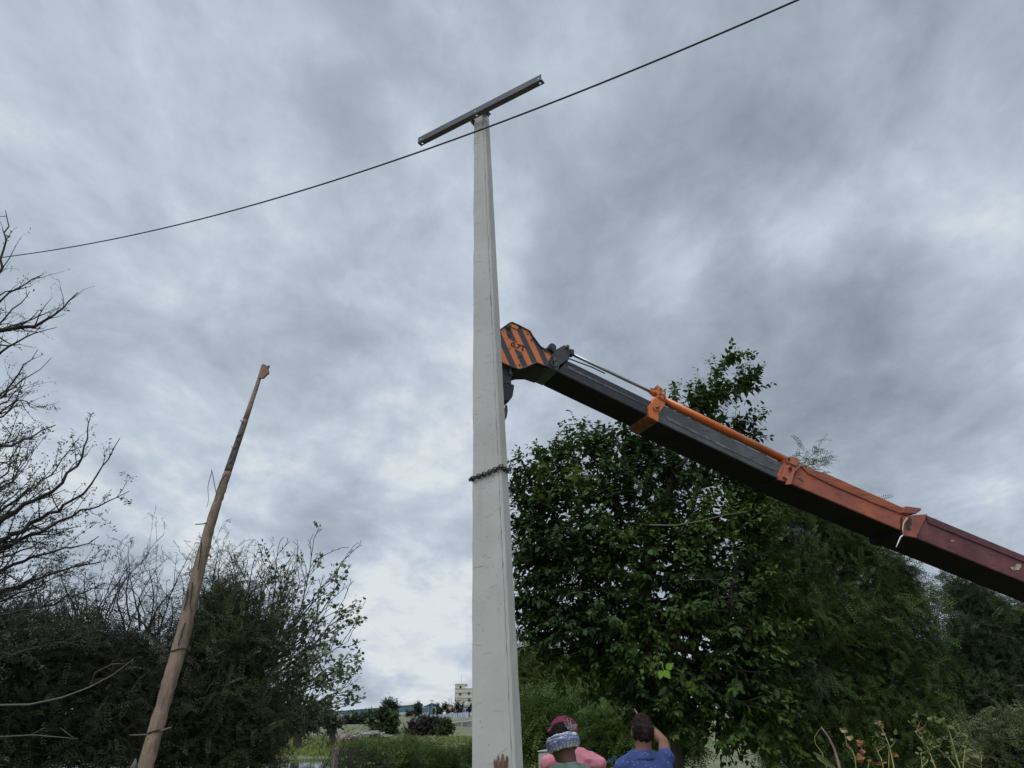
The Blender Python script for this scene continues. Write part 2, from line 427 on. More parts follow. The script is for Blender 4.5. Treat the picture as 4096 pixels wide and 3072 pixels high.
def build_crane():
    pl = VPlane(P(2232, 1489, 5.35), P(4096, 2327, 7.1)); n = pl.n; back = -n
    black = M('worn_black_steel', (.022, .022, .026), .45, (.050, .051, .057), 7, .45, .75, bump=.05, bs=40, stain=((.075, .076, .082), (14, 14, 40), .58, .76))
    dark = M('dark_grey_steel', (.052, .054, .060), .42, (.105, .11, .118), 5, .4, .8, bump=.05, bs=40, stain=((.025, .025, .028), (10, 10, 30), .52, .72))
    charcoal = M('charcoal_paint', (.032, .034, .040), .5, (.055, .056, .062), 12, .4, .7, bump=.06, bs=50)
    orange = M('orange_paint', (.56, .15, .035), .5, (.36, .09, .025), 9, .5, .75, bump=.06, bs=45, stain=((.10, .035, .015), (26, 26, 26), .60, .74))
    faded = M('faded_orange_paint', (.40, .105, .05), .6, (.22, .062, .048), 3.2, .38, .70, bump=.1, bs=25, stain=((.09, .035, .03), (9, 9, 22), .54, .74))
    faded2 = M('faded_rim_paint', (.36, .085, .03), .6, (.15, .05, .03), 10, .4, .7, bump=.2, bs=25, stretch=(.4, .4, 3))
    maroon = M('dark_maroon_paint', (.105, .024, .034), .55, (.20, .06, .05), 2.6, .5, .75, bump=.1, bs=25, stain=((.035, .012, .018), (8, 8, 20), .52, .74))
    chrome = M('chrome_rod', (.30, .30, .30), .34, metal=.8)
    rust = M('rusty_iron', (.16, .085, .06), .8, (.09, .055, .045), 20, bump=.2, bs=60)
    hose = M('black_rubber', (.012, .012, .013), .5)
    base = pl(4096, 2327)
    under_black = M('black_underside', (.006, .006, .0065), .75, (.011, .010, .010), 8, spec=.2)  # black for the downward faces of the sections and the collar ends
    root = thing('crane', (base.x+1.6, base.y+.3, 0), 'telescopic crane boom in black, orange and maroon, reaching in from the right behind the pole', 'crane')
    def section(name, tl, tr, bl, br, w, m, parent=root, off=0.):
        """box section whose near side is the quad tl-tr-br-bl on the plane"""
        q = [pl(*tl, off), pl(*tr, off), pl(*br, off), pl(*bl, off)]
        o = MB().prism(q, back*w).build(name, [m, under_black], parent, bevel=.006)
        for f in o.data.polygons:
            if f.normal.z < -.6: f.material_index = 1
        return o
    def sub(name, pts, w, m, parent, off=0., bevel=.003):
        return MB().prism([pl(*p, off) for p in pts], back*w).build(name, m, parent, bevel=bevel)
    # -- telescoping sections
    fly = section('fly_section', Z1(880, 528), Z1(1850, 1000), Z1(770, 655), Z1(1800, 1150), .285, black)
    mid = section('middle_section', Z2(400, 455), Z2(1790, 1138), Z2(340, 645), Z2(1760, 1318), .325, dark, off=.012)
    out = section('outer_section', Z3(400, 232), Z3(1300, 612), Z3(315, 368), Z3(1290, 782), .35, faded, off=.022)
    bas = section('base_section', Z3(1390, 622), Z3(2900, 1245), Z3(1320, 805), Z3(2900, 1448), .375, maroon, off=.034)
    # raised seam with bare-metal shine along the side plates
    shine = M('scraped_bare_steel', (.16, .165, .175), .35, (.07, .072, .08), 14, .35, .65, metal=.3, bump=.1, bs=60)
    sub('seam', [Z1(895, 590), Z1(1180, 735), Z1(1780, 1032), Z1(1780, 1040), Z1(1170, 752), Z1(890, 618)], .004, shine, fly, .0035, .001)
    sub('seam', [Z2(450, 588), Z2(1100, 918), Z2(1680, 1195), Z2(1680, 1208), Z2(1090, 938), Z2(470, 632)], .004, shine, mid, .0155, .001)
    sub('rim', [Z3(400, 222), Z3(640, 300), Z3(1290, 590), Z3(1290, 640), Z3(1000, 530), Z3(640, 375), Z3(470, 290)], .012, faded2, out, .032)
    sub('rim', [Z3(1420, 625), Z3(2212, 952), Z3(2900, 1230), Z3(2900, 1285), Z3(2212, 1005), Z3(1440, 690)], .012, M('maroon_rim', (.13, .025, .038), .5, (.07, .02, .025), 8), bas, .044)
    flake = M('flaking_cream_patch', (.55, .50, .36), .8, (.2, .12, .08), 40)
    sub('paint_flake', [Z3(2098, 1048), Z3(2140, 1040), Z3(2150, 1020), Z3(2180, 1018), Z3(2192, 1040), Z3(2172, 1068), Z3(2125, 1072)], .002, flake, bas, .037, 0)
    sub('paint_flake', [Z3(1612, 828), Z3(1640, 825), Z3(1660, 838), Z3(1630, 842)], .002, M('pink_paint_chip', (.5, .16, .13), .7), bas, .037, 0)
    sub('rust_patch', [Z3(385, 330), Z3(410, 322), Z3(436, 352), Z3(428, 362), Z3(405, 340)], .002, rust, out, .025, 0)
    # -- collar between fly and middle section
    c1 = sub('collar', [Z1(1775, 1045), Z1(1835, 972), Z1(1880, 915), Z1(1975, 985), Z1(1957, 1030), Z1(1897, 1120), Z1(1895, 1212), Z1(1778, 1152)], .325, orange, root, .022, .004)
    sub('collar_lug', [Z1(1882, 798), Z1(1905, 815), Z1(1975, 872), Z1(1975, 985), Z1(1890, 930)], .02, orange, c1, .034)
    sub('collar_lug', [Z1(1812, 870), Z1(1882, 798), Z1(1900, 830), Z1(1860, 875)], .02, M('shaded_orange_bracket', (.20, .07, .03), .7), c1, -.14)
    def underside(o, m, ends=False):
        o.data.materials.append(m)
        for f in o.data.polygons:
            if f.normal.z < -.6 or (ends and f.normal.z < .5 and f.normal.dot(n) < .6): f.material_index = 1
    underside(c1, M('rust_and_shade_orange', (.20, .055, .022), .7, (.05, .022, .015), 12, .4, .65, bump=.2), True)  # rust plus the shade under the collar, both put into the colour
    for p in (Z1(1912, 850), Z1(1905, 905), Z1(1955, 945), Z1(1962, 855)):
        a = pl(*p, .034); MB().tube([a, a+n*.012], .007, 8).build('bolt', rust, c1)
    a = pl(*Z1(1938, 893), .035); MB().tube([a, a+n*.006], .013, 14).build('pin_cap', M('dull_pin_steel', (.36, .36, .36), .5, metal=.4), c1)
    ring = MB(); c = pl(*Z1(1862, 1055), .026); u = pl.ax; up = Vector((0, 0, 1))
    ring.tube([c+u*.028*math.cos(t)-up*.028*math.sin(t)+n*.004 for t in np.linspace(-.3, 3.6, 14)], .004, 6)
    c2 = pl(*Z1(1885, 1048), .03); ring.tube([c2-u*.02, c2, c2+n*.03+up*.006], .007, 8)
    ring.build('latch', M('latch_steel', (.20, .10, .06), .5, metal=.5), c1, smooth=True)
    # -- collar with an eye between middle and outer section
    col2 = M('salmon_orange_paint', (.42, .135, .07), .55, (.30, .085, .05), 9, .45, .75, bump=.15, bs=30)
    h = pl(*Z2(1825, 1187))
    def ringplate(name, outl, hole, r, w, m, parent, off):
        bm = bmesh.new()
        def loop(pts):
            vv = [bm.verts.new(p) for p in pts]; return [bm.edges.new((vv[i], vv[(i+1) % len(vv)])) for i in range(len(vv))]
        es = loop([pl(*p, off) for p in outl]); es += loop([pl(hole[0]+r[0]*math.cos(t), hole[1]+r[1]*math.sin(t), off) for t in np.linspace(0, 2*math.pi, 16, endpoint=False)])
        bmesh.ops.triangle_fill(bm, edges=es, use_beauty=True)
        rr = bmesh.ops.extrude_face_region(bm, geom=list(bm.faces))
        bmesh.ops.translate(bm, verts=[g for g in rr['geom'] if isinstance(g, bmesh.types.BMVert)], vec=back*w)
        bmesh.ops.recalc_face_normals(bm, faces=bm.faces)
        me = bpy.data.meshes.new(name); bm.to_mesh(me); bm.free(); return link_mesh(name, me, m, parent)
    c2o = sub('collar', [Z2(1742, 1140), Z2(1800, 1090), Z2(1900, 1105), Z2(1930, 1115), Z2(1885, 1200), Z2(1838, 1338), Z2(1690, 1298), Z2(1690, 1255)], .365, faded, root, .030, .004)
    underside(c2o, under_black, True)
    ringplate('eye_plate', [Z2(1775, 1135), Z2(1800, 1130), Z2(1880, 1165), Z2(1925, 1150), Z2(1990, 1092), Z2(1930, 1160), Z2(1880, 1210), Z2(1835, 1345), Z2(1790, 1345), Z2(1800, 1290), Z2(1755, 1260)], Z2(1828, 1192), (9, 14), .018, col2, c2o, .050)
    mb = MB(); mb.prism([pl(*p, .060) for p in (Z2(1785, 1045), Z2(1850, 1030), Z2(1930, 1060), Z2(1945, 1090), Z2(1900, 1160), Z2(1815, 1120))], back*.20)
    mb.build('cylinder_seat', col2, c2o, bevel=.014)
    a = pl(*Z2(1815, 1065), .0615); MB().ball(a, .012, .006, .014).build('grease_nipple', hose, c2o)
    # -- collar between outer and base section
    c3 = sub('collar', [Z3(1232, 640), Z3(1330, 625), Z3(1438, 618), Z3(1385, 720), Z3(1345, 812), Z3(1240, 792), Z3(1228, 745)], .385, M('brick_orange_paint', (.33, .085, .045), .55, (.18, .05, .035), 8, .4, .75, bump=.15, bs=30), root, .044, .005)
    underside(c3, under_black, True)
    sub('top_strap', [Z3(1258, 553), Z3(1385, 570), Z3(1388, 585), Z3(1340, 618), Z3(1228, 608)], .30, M('brick_red_paint', (.24, .06, .045), .5), c3, .05, .006)
    sub('hook_slot', [Z3(1285, 645), Z3(1305, 650), Z3(1305, 705), Z3(1290, 725), Z3(1300, 745), Z3(1275, 752), Z3(1258, 735), Z3(1262, 690)], .004, M('slot_dark', (.04, .015, .012), .6), c3, .0465, 0)  # flat dark plate in the outline of the slot
    t = MB(); t.tube([pl(*Z3(1268, 650), .052), pl(*Z3(1240, 690), .055), pl(*Z3(1232, 740), .055), pl(*Z3(1240, 790), .055)], .006, 6)
    t.build('loose_wire', M('pale_wire', (.45, .33, .26), .6), c3, smooth=True)
    t = MB(); t.tube([pl(*Z3(1238, 785), .05), pl(*Z3(1215, 805), .05), pl(*Z3(1195, 850), .05), pl(*Z3(1180, 885), .05)], [.006, .006, .005, .004], 6)
    t.build('rag_strip', M('white_rag', (.62, .62, .64), .9), c3, smooth=True)
    # -- extension cylinder above the boom
    ra, rb = pl(*Z1(915, 452), -.05), pl(*Z1(1850, 898), -.05)
    rod = MB().tube([ra, rb], .0125, 14).build('cylinder_rod', chrome, root, smooth=True)
    e = (rb-ra).normalized()
    g = MB(); g.tube([rb-e*.05, rb-e*.01], .020, 14); g.tube([rb-e*.025, rb+e*.02], .028, 16); g.build('gland', orange, rod, smooth=False)
    cylm = M('glossy_orange_paint', (.52, .115, .018), .28, (.36, .07, .015), 6, .5, .8)
    ca, cb = pl(*Z2(380, 395), -.03), pl(*Z2(1830, 1108), -.03)
    MB().tube([ca, cb], [.035, .036], 20).build('cylinder_barrel', cylm, root, smooth=True)
    hz = MB(); hz.tube([pl(*Z1(905, 512), -.06), pl(*Z1(1000, 548), -.06), pl(*Z1(1150, 602), -.06), pl(*Z1(1300, 675), -.09)], .0055, 6); hz.build('hose', hose, root, smooth=True)
    hz = MB(); hz.tube([pl(*Z1(585, 375), -.05), pl(*Z1(650, 410), -.05), pl(*Z1(735, 468), -.05)], .005, 6); hz.build('winch_rope', hose, root, smooth=True)
    # -- end bracket of the fly section
    brk = sub('end_bracket', [Z1(648, 560), Z1(720, 465), Z1(765, 405), Z1(850, 358), Z1(900, 375), Z1(912, 420), Z1(905, 520), Z1(880, 530), Z1(800, 580), Z1(782, 650), Z1(640, 592)], .30, charcoal, root, .012, .004)
    a = pl(*Z1(880, 385), .013); MB().tube([a+back*.22, a+n*.016], .016, 14).tube([a, a+n*.024], .009, 12).build('pivot_pin', M('pin_steel', (.16, .12, .10), .5, metal=.5), brk)
    a = pl(*Z1(705, 398), -.04); MB().tube([a+n*.03, a+back*.05], .034, 20).build('guide_roller', black, brk, bevel=.002)
    b = MB(); b.tube([a+n*.03, a+n*.035], .02, 16); b.build('roller_cap', charcoal, brk)
    MB().prism([pl(*p, .0) for p in (Z1(735, 400), Z1(760, 405), Z1(808, 432), Z1(800, 470), Z1(720, 430))], back*.05).build('roller_arm', black, brk, bevel=.003)
    a = pl(*Z1(745, 515), .013); MB().tube([a, a+n*.002], .016, 14).build('pin_hole', rust, brk)
    lt = MB(); c = pl(*Z1(730, 565), .014)
    lt.tube([c+u*.026*math.cos(t)-up*.026*math.sin(t)+n*.004 for t in np.linspace(-.3, 3.6, 14)], .0045, 6); lt.tube([c+u*.0, c+up*.012, c+n*.03+up*.015], .006, 8)
    lt.build('latch', M('latch_grey', (.10, .10, .10), .5, metal=.5), brk, smooth=True)
    # end block of the rod eye
    a = pl(*Z1(918, 450), -.04); MB().box(a, pl.ax*.022, n*.03, up*.026).build('rod_eye', black, brk, bevel=.006)
    # -- striped boom head
    stripe = bpy.data.materials.new('hazard_stripe_paint'); stripe.use_nodes = True
    nt = stripe.node_tree; N = nt.nodes; L = nt.links; bsdf = N['Principled BSDF']; bsdf.inputs['Roughness'].default_value = .5
    def mt(op, a, b=None):
        q = N.new('ShaderNodeMath'); q.operation = op
        for i, v in enumerate((a, b)):
            if v is None: continue
            if isinstance(v, (int, float)): q.inputs[i].default_value = v
            else: L.new(v, q.inputs[i])
        return q.outputs[0]
    uvn = N.new('ShaderNodeUVMap'); sp = N.new('ShaderNodeSeparateXYZ'); L.new(uvn.outputs[0], sp.inputs[0])
    U, V = sp.outputs[0], sp.outputs[1]
    tcd = N.new('ShaderNodeTexCoord'); nz = N.new('ShaderNodeTexNoise'); nz.inputs['Scale'].default_value = 30; nz.inputs['Detail'].default_value = 7; L.new(tcd.outputs['Object'], nz.inputs['Vector'])
    q = mt('ADD', U, mt('MULTIPLY', V, -.46))                  # along the stripes u = .5 v
    q = mt('ADD', q, mt('MULTIPLY', mt('SUBTRACT', nz.outputs[0], .5), 2))
    ph = mt('FRACT', mt('DIVIDE', mt('ADD', q, 1213.), 126.))
    org = mt('LESS_THAN', ph, .485)
    # a plain orange field under the lettering
    vv = mt('SUBTRACT', V, mt('MULTIPLY', U, .52))
    band = mt('MULTIPLY', mt('GREATER_THAN', vv, 169.), mt('LESS_THAN', vv, 243.))
    band = mt('MULTIPLY', band, mt('MULTIPLY', mt('GREATER_THAN', U, 200.), mt('LESS_THAN', U, 470.)))
    band = mt('MULTIPLY', band, mt('MULTIPLY', mt('GREATER_THAN', q, 95.), mt('LESS_THAN', q, 182.)))
    org = mt('MAXIMUM', org, band)
    chip = N.new('ShaderNodeMapRange'); L.new(nz.outputs[0], chip.inputs[0]); chip.inputs[1].default_value = .645; chip.inputs[2].default_value = .66
    org = mt('MULTIPLY', org, mt('SUBTRACT', 1., chip.outputs[0]))
    mx = N.new('ShaderNodeMix'); mx.data_type = 'RGBA'; L.new(org, mx.inputs['Factor'])
    mx.inputs[6].default_value = (.040, .043, .052, 1); mx.inputs[7].default_value = (.66, .17, .045, 1); L.new(mx.outputs[2], bsdf.inputs['Base Color'])
    outl = [(45, 300), (70, 235), (145, 185), (250, 112), (272, 108), (345, 140), (470, 205), (500, 260), (590, 380), (655, 425), (720, 462), (648, 590), (630, 588), (545, 552), (415, 608), (350, 626), (285, 608), (170, 558), (90, 500)]
    head = thing('boom_head', (0, 0, 0), None, None); head.parent = root
    bpy.data.objects.remove(head)
    def plate(off, w, name, parent, m=None):
        o = MB().prism([pl(*Z1(*p), off) for p in outl], back*w).build(name, m or stripe, parent, bevel=.002)
        return o
    head = plate(.020, .012, 'boom_head', root)
    # uv in trace units, laid in the plane itself
    O = pl(*Z1(0, 0), .02); X1 = pl(*Z1(700, 0), .02); Y1 = pl(*Z1(0, 700), .02); zc = pl(*Z1(350, 350), .02)
    uvl = head.data.uv_layers.new(name='UVMap'); hb = base_of(head)
    ex = (pl(*Z1(550, 350), .02)-pl(*Z1(150, 350), .02))/400; ey = (pl(*Z1(350, 550), .02)-pl(*Z1(350, 150), .02))/400
    A = np.array([[ex.dot(ex), ex.dot(ey)], [ex.dot(ey), ey.dot(ey)]]); Ai = np.linalg.inv(A)
    for lp in head.data.loops:
        d = head.data.vertices[lp.vertex_index].co+hb-zc
        a = Ai @ np.array([d.dot(ex), d.dot(ey)]); uvl.data[lp.index].uv = (a[0]+350, a[1]+350)
    mbf = MB().prism([pl(*Z1(*p), .02) + back*.20 for p in outl], back*.012); mbf.build('cheek_plate', charcoal, head, bevel=.002)
    # black edging round the cheek plate
    ed = MB(); ring_ = [pl(*Z1(*p), .026) for p in outl]; ed.tube(ring_, .005, 6, closed=True); ed.build('edge_rim', charcoal, head)
    a = pl(*Z1(238, 170), .02); rb_ = MB(); rb_.tube([a+n*.012+(u*.0135*math.cos(t)+up*.0135*math.sin(t)) for t in np.linspace(0, 2*math.pi, 20, endpoint=False)], .005, 8, closed=True); rb_.tube([a+back*.2, a+n*.006], .010, 12); rb_.build('pin_ring', M('pin_ring_steel', (.07, .05, .045), .5, metal=.4), head, smooth=True)
    sub('reflector', [Z1(265, 120), Z1(345, 152), Z1(335, 188), Z1(262, 160)], .004, M('amber_orange_plate', (.62, .20, .03), .35), head, .0255, .0015)
    a = pl(*Z1(355, 580), .0215); MB().tube([a, a+n*.0015], .0085, 12).build('drain_hole', hose, head)
    sub('handle', [Z1(480, 300), Z1(505, 262), Z1(508, 270), Z1(485, 310)], .01, black, head, .032, .001)
    sub('scrape_mark', [Z1(205, 232), Z1(240, 245), Z1(275, 270), Z1(240, 268), Z1(228, 290), Z1(225, 262)], .001, hose, head, .0213, 0)
    sub('scrape_mark', [Z1(330, 490), Z1(385, 478), Z1(380, 505), Z1(350, 500), Z1(325, 498)], .001, hose, head, .0213, 0)
    sub('scrape_mark', [Z1(425, 230), Z1(458, 240), Z1(455, 248), Z1(430, 240)], .001, hose, head, .0213, 0)
    # lettering on the cheek plate
    cu = bpy.data.curves.new('lettering', 'FONT'); cu.body = '0.7T'; cu.size = 1; cu.offset = .045; cu.extrude = .01; cu.resolution_u = 6
    to = bpy.data.objects.new('tmp', cu); C.objects.link(to); bpy.context.view_layer.update()
    me = bpy.data.meshes.new_from_object(to.evaluated_get(bpy.context.evaluated_depsgraph_get())); bpy.data.objects.remove(to)
    co = np.array([v.co[:] for v in me.vertices]); lo, hi = co.min(0), co.max(0)
    p0 = pl(*Z1(250, 372), .0212); p1 = pl(*Z1(412, 432), .0212); pu = pl(*Z1(268, 318), .0212)
    bx = (p1-p0)/(hi[0]-lo[0]); by = (pu-p0)/(hi[1]-lo[1])
    for v in me.vertices: v.co = p0+bx*(v.co.x-lo[0])+by*(v.co.y-lo[1])+n*(v.co.z*.04)
    link_mesh('lettering', me, hose, head)
    # sheaves between the cheek plates, neck under the head, hook block hanging behind the pole
    a = pl(*Z1(250, 330), -.09); MB().tube([a+n*.05, a+n*.03, a, a-n*.03, a-n*.05], [.09, .09, .075, .09, .09], 28).build('sheave', black, head, smooth=False)
    MB().prism([pl(*Z1(*p), -.005) for p in ((420, 560), (640, 520), (690, 600), (660, 640), (545, 600), (445, 600), (285, 640), (280, 600))], back*.26).build('neck', M('black_neck_steel', (.012, .012, .014), .6), head, bevel=.003)
    blk = MB().prism([pl(*Z1(*p), -.02) for p in ((60, 560), (245, 560), (290, 620), (290, 690), (265, 700), (265, 790), (60, 790))], back*.15).build('hook_block', black, root, bevel=.004)
    MB().prism([pl(*Z1(*p), -.01) for p in ((60, 800), (262, 785), (300, 800), (280, 930), (236, 985), (185, 972), (60, 940))], back*.12).build('hook_weight', M('hook_weight_steel', (.018, .018, .02), .7), blk, bevel=.006)
    MB().prism([pl(*Z1(*p), -.012) for p in ((236, 600), (262, 612), (262, 690), (240, 690))], n*.012).build('guard_strap', dark, blk, bevel=.002)
    hk = [(110, 960), (105, 1040), (60, 1090), (60, 1150), (110, 1200), (160, 1190), (190, 1140), (205, 1080), (206, 1035)]
    MB().tube([pl(*Z1(*p), -.08) for p in hk], [.018, .018, .02, .024, .026, .024, .019, .014, .009], 12, roundcap=True).build('hook', rust, root, smooth=True)
    # -- the crane's post beyond the frame
    e2 = pl(*Z3(2900, 1345), -.1)
    b = MB(); b.abox(e2.x-.2, e2.x+.2, e2.y-.25, e2.y+.25, .95, e2.z+.25); b.build('pedestal', orange, root, bevel=.02)
    b = MB(); b.abox(e2.x-1.1, e2.x+2.2, e2.y-.9, e2.y+.9, .55, .95); b.build('chassis', charcoal, root, bevel=.03)
    for sx in (-.6, 1.5):
        for sy in (-.8, .8):
            c = Vector((e2.x+sx, e2.y+sy, .42)); w = MB().tube([c-Vector((0, .13, 0)), c-Vector((0, .11, 0)), c+Vector((0, .11, 0)), c+Vector((0, .13, 0))], [.36, .42, .42, .36], 28).build('wheel', hose, root)
            MB().tube([c-Vector((0, .14, 0)), c+Vector((0, .14, 0))], .2, 20).build('rim', dark, w)
    return root, pl
CRANE, BPL = build_crane()

# ------------------------------------------------------------------ chain round the pole
def build_chain():
    root, FLb, FLt, rx, ry, (wb, wt, db, dt) = POLE
    zc = P(1970, 1882, 4.4).z
    iron = M('oily_chain_iron', (.045, .040, .042), .42, (.10, .085, .08), 40, .4, .7, metal=.55)
    def link(mb, c, t, s, L=.027, Wd=.0092, r=.0033):
        pts = []
        for a in np.linspace(0, 2*math.pi, 14, endpoint=False):
            x, y = math.cos(a), math.sin(a)
            pts.append(c+t*(L/2*(abs(x)**.8)*(1 if x > 0 else -1))+s*(Wd*y))
        mb.tube(pts, r, 6, closed=True)
    mb = MB(); rng = random.Random(5)
    for wrap in range(2):
        k = (zc-FLb.z)/(FLt.z-FLb.z); fl = FLb.lerp(FLt, k); w = wb+(wt-wb)*k; d = db+(dt-db)*k
        o = .006
        cor = [fl-rx*o-ry*o, fl+rx*(w+o)-ry*o, fl+rx*(w+o)+ry*(d+o), fl-rx*o+ry*(d+o)]
        # along the perimeter the loop rises from left to right
        dz = [-.030, .022-(.018 if wrap else -.006), .03-(.012 if wrap else 0), .0]
        if wrap == 0: dz = [-.022, .022, .026, .006]
        else: dz = [-.033, .010, .012, -.008]
        cor = [c+Vector((0, 0, q)) for c, q in zip(cor, dz)]
        path = []
        for i in range(4):
            a, b = cor[i], cor[(i+1) % 4]
            for q in np.linspace(0, 1, 40, endpoint=False): path.append(a.lerp(b, q)+Vector((0, 0, -.004*math.sin(q*math.pi))))
        P_ = [path[i] for i in range(len(path))]; cum = [0]
        for i in range(1, len(P_)): cum.append(cum[-1]+(P_[i]-P_[i-1]).length)
        step = .0208; s = 0; i = 0; q = 0
        while s < cum[-1]-.01:
            while cum[i+1] < s and i < len(cum)-2: i += 1
            c = P_[i]; t = (P_[min(i+3, len(P_)-1)]-P_[max(i-3, 0)]).normalized()
            nrm = t.cross(Vector((0, 0, 1))).normalized(); side = nrm.cross(t)
            ang = RAD(40) if q % 2 else RAD(-45)
            link(mb, c+nrm*rng.uniform(-.002, .003), t, (side*math.cos(ang)+nrm*math.sin(ang)).normalized())
            s += step; q += 1
    # two falls up to the hook behind the pole
    hp = BPL(*Z1(115, 1190), -.08); k = (zc-FLb.z)/(FLt.z-FLb.z); fl = FLb.lerp(FLt, k)
    bp = fl+rx*(.5*(wb+(wt-wb)*k))+ry*(db+.02)
    for dx in (-.03, .03):
        a = bp+rx*dx; L = (hp-a).length; m = int(L/.0245)
        t = (hp-a).normalized(); s1 = t.orthogonal().normalized(); s2 = t.cross(s1)
        for i in range(m): link(mb, a.lerp(hp, i/m), t, s1 if i % 2 else s2)
    o = tag(mb.build('lifting_chain', iron, smooth=True, origin=fl), 'dark iron chain wound twice around the middle of the concrete pole', 'chain')
build_chain()

# ------------------------------------------------------------------ leaning bare trunk
def build_trunk():
    bark = M('peeled_trunk_wood', (.215, .152, .108), .9, (.120, .088, .066), 6, .4, .68, bump=.6, bs=22, stretch=(5, 5, .45), detail=9, stain=((.055, .042, .034), (26, 26, 3.), .56, .72))
    greyb = M('grey_bark', (.075, .068, .06), .9, (.15, .11, .085), 6, .45, .7, bump=.4, bs=30, stretch=(2, 2, .5))
    root = thing('leaning_trunk', (P(560, 3150, 5.2).x, 5.2, 0), 'bare brown tree trunk leaning to the right, snapped and ragged at its tip', 'tree trunk')
    px = [(560, 3180, 62), (582, 3072, 60), (604, 2985, 58), (632, 2890, 59), (655, 2810, 56), (678, 2730, 57), (700, 2655, 57), (722, 2575, 58), (744, 2490, 55), (764, 2405, 55), (784, 2325, 49), (803, 2245, 46), (824, 2165, 41), (843, 2093, 38), (862, 2035, 35), (882, 1975, 33), (900, 1920, 31), (922, 1855, 29), (944, 1790, 26), (964, 1733, 24), (982, 1680, 22)]
    yy = lambda y: 5.2+(3072-y)/1600*.45
    pts = [P(x, y, yy(y)) for x, y, w in px]; rr = [w/2*mpp(x, y, yy(y)) for x, y, w in px]
    b0 = pts[0]; pts = [Vector((b0.x-.16, 5.15, -.1)), Vector((b0.x-.07, 5.17, .8))]+pts; rr = [rr[0]*1.25, rr[0]*1.1]+rr
    rng = np.random.default_rng(4); mb = MB()
    # finer path with knobbly radius
    fp, fr = [], []
    for i in range(len(pts)-1):
        for q in (0, .25, .5, .75):
            fp.append(pts[i].lerp(pts[i+1], q)); fr.append((rr[i]*(1-q)+rr[i+1]*q)*(1+rng.uniform(-.025, .03)))
    fp.append(pts[-1]); fr.append(rr[-1]); sp_ = 74; mb.tube(fp[:sp_+1], fr[:sp_+1], 14)
    up_ = MB().tube(fp[sp_:], fr[sp_:], 12)
    mb.v = [tuple(Vector(v)+Vector(rng.normal(0, .0022, 3))) for v in mb.v]
    tr = mb.build('stem', bark, root, smooth=True); up_.build('upper_stem', greyb, root, smooth=True)
    up = [(982, 1680, 22), (999, 1630, 20), (1012, 1590, 18), (1026, 1550, 17), (1040, 1505, 15), (1051, 1466, 13)]
    MB().tube([P(x, y, yy(y)) for x, y, w in up], [w/2*mpp(x, y, yy(y)) for x, y, w in up], 9).build('bare_tip', M('bleached_wood', (.25, .175, .13), .9, (.17, .12, .09), 9, bump=.4, bs=40), root, smooth=True)
    lowm = [(905, 1893, 34), (930, 1810, 31.5), (952, 1745, 28), (968, 1695, 26.5)]
    # torn flap of bark at the top
    f = MB(); fl = [(1034, 1512), (1044, 1464), (1050, 1455), (1060, 1458), (1060, 1467), (1075, 1461), (1069, 1472), (1073, 1490), (1066, 1496), (1050, 1512)]
    f.prism([P(x, y, yy(1480)-.03) for x, y in fl], (.006, .02, 0)); f.build('bark_flap', M('torn_orange_bark', (.30, .165, .115), .9, (.21, .12, .085), 20, bump=.4, bs=60), root)
    vine = M('dry_creeper', (.10, .075, .055), .9)
    def strand(pp, w, name='creeper', dy=-.03, m=vine):
        P_ = [P(x, y, yy(y)+dy) for x, y in pp]
        sm = []
        for i in range(len(P_)-1):
            p0, p1, p2, p3 = P_[max(i-1, 0)], P_[i], P_[i+1], P_[min(i+2, len(P_)-1)]
            for t in (0, .25, .5, .75):
                sm.append(.5*((2*p1)+(p2-p0)*t+(2*p0-5*p1+4*p2-p3)*t*t+(3*p1-p0-3*p2+p3)*t**3))
        sm.append(P_[-1])
        MB().tube(sm, [w*(1-.5*i/len(sm)) for i in range(len(sm))], 5).build(name, m, root, smooth=True)
    strand([(905, 1898), (885, 1920), (874, 1950), (872, 1970), (880, 1978)], .005)
    strand([(925, 1845), (908, 1860), (900, 1880)], .005)
    strand([(945, 1785), (930, 1800), (922, 1830), (930, 1815), (930, 1795), (926, 1784)], .004)
    strand([(968, 1735), (948, 1745), (946, 1760), (956, 1765), (966, 1745)], .005)
    strand([(973, 1690), (964, 1685), (962, 1680), (970, 1690)], .004)
    strand([(870, 1985), (858, 2020), (850, 2060), (842, 2085)], .005)
    strand([(842, 2082), (815, 2095), (780, 2097)], .006, 'broken_twig')
    strand([(842, 2078), (830, 2090), (826, 2098)], .005, 'broken_twig')
    strand([(795, 2250), (794, 2215), (797, 2192)], .011, 'broken_stub')
    strand([(832, 2215), (842, 2225), (848, 2228)], .008, 'broken_stub')
    strand([(868, 1990), (848, 1885), (846, 1893), (832, 1945), (834, 2000), (826, 2030)], .0032)
    strand([(640, 2925), (680, 2912), (685, 2908)], .008, 'broken_twig')
    strand([(602, 2938), (560, 2940), (520, 2941)], .006, 'broken_twig')
    rope = M('frayed_black_cord', (.03, .027, .025), .9)
    for x, y, w in ((714, 2605, 58), (620, 2930, 58)):
        c = P(x, y, yy(y)); r = w/2*mpp(x, y, yy(y))*1.03; ax = (P(x+25, y-100, yy(y-100))-c).normalized(); s1 = ax.orthogonal().normalized(); s2 = ax.cross(s1)
        MB().tube([c+(s1*math.cos(t)+s2*math.sin(t))*r+ax*(.012*math.sin(t*1.5)) for t in np.linspace(0, 2*math.pi, 24, endpoint=False)], .005, 5, closed=True).build('cord', rope, root)
    for pp in ([(752, 2355), (745, 2400), (735, 2440)], [(770, 2330), (765, 2380), (760, 2420), (768, 2450)], [(742, 2490), (725, 2540), (712, 2580)], [(806, 2170), (800, 2230), (792, 2280)]):
        strand(pp, .006, 'bark_crack', -.062, rope)
build_trunk()

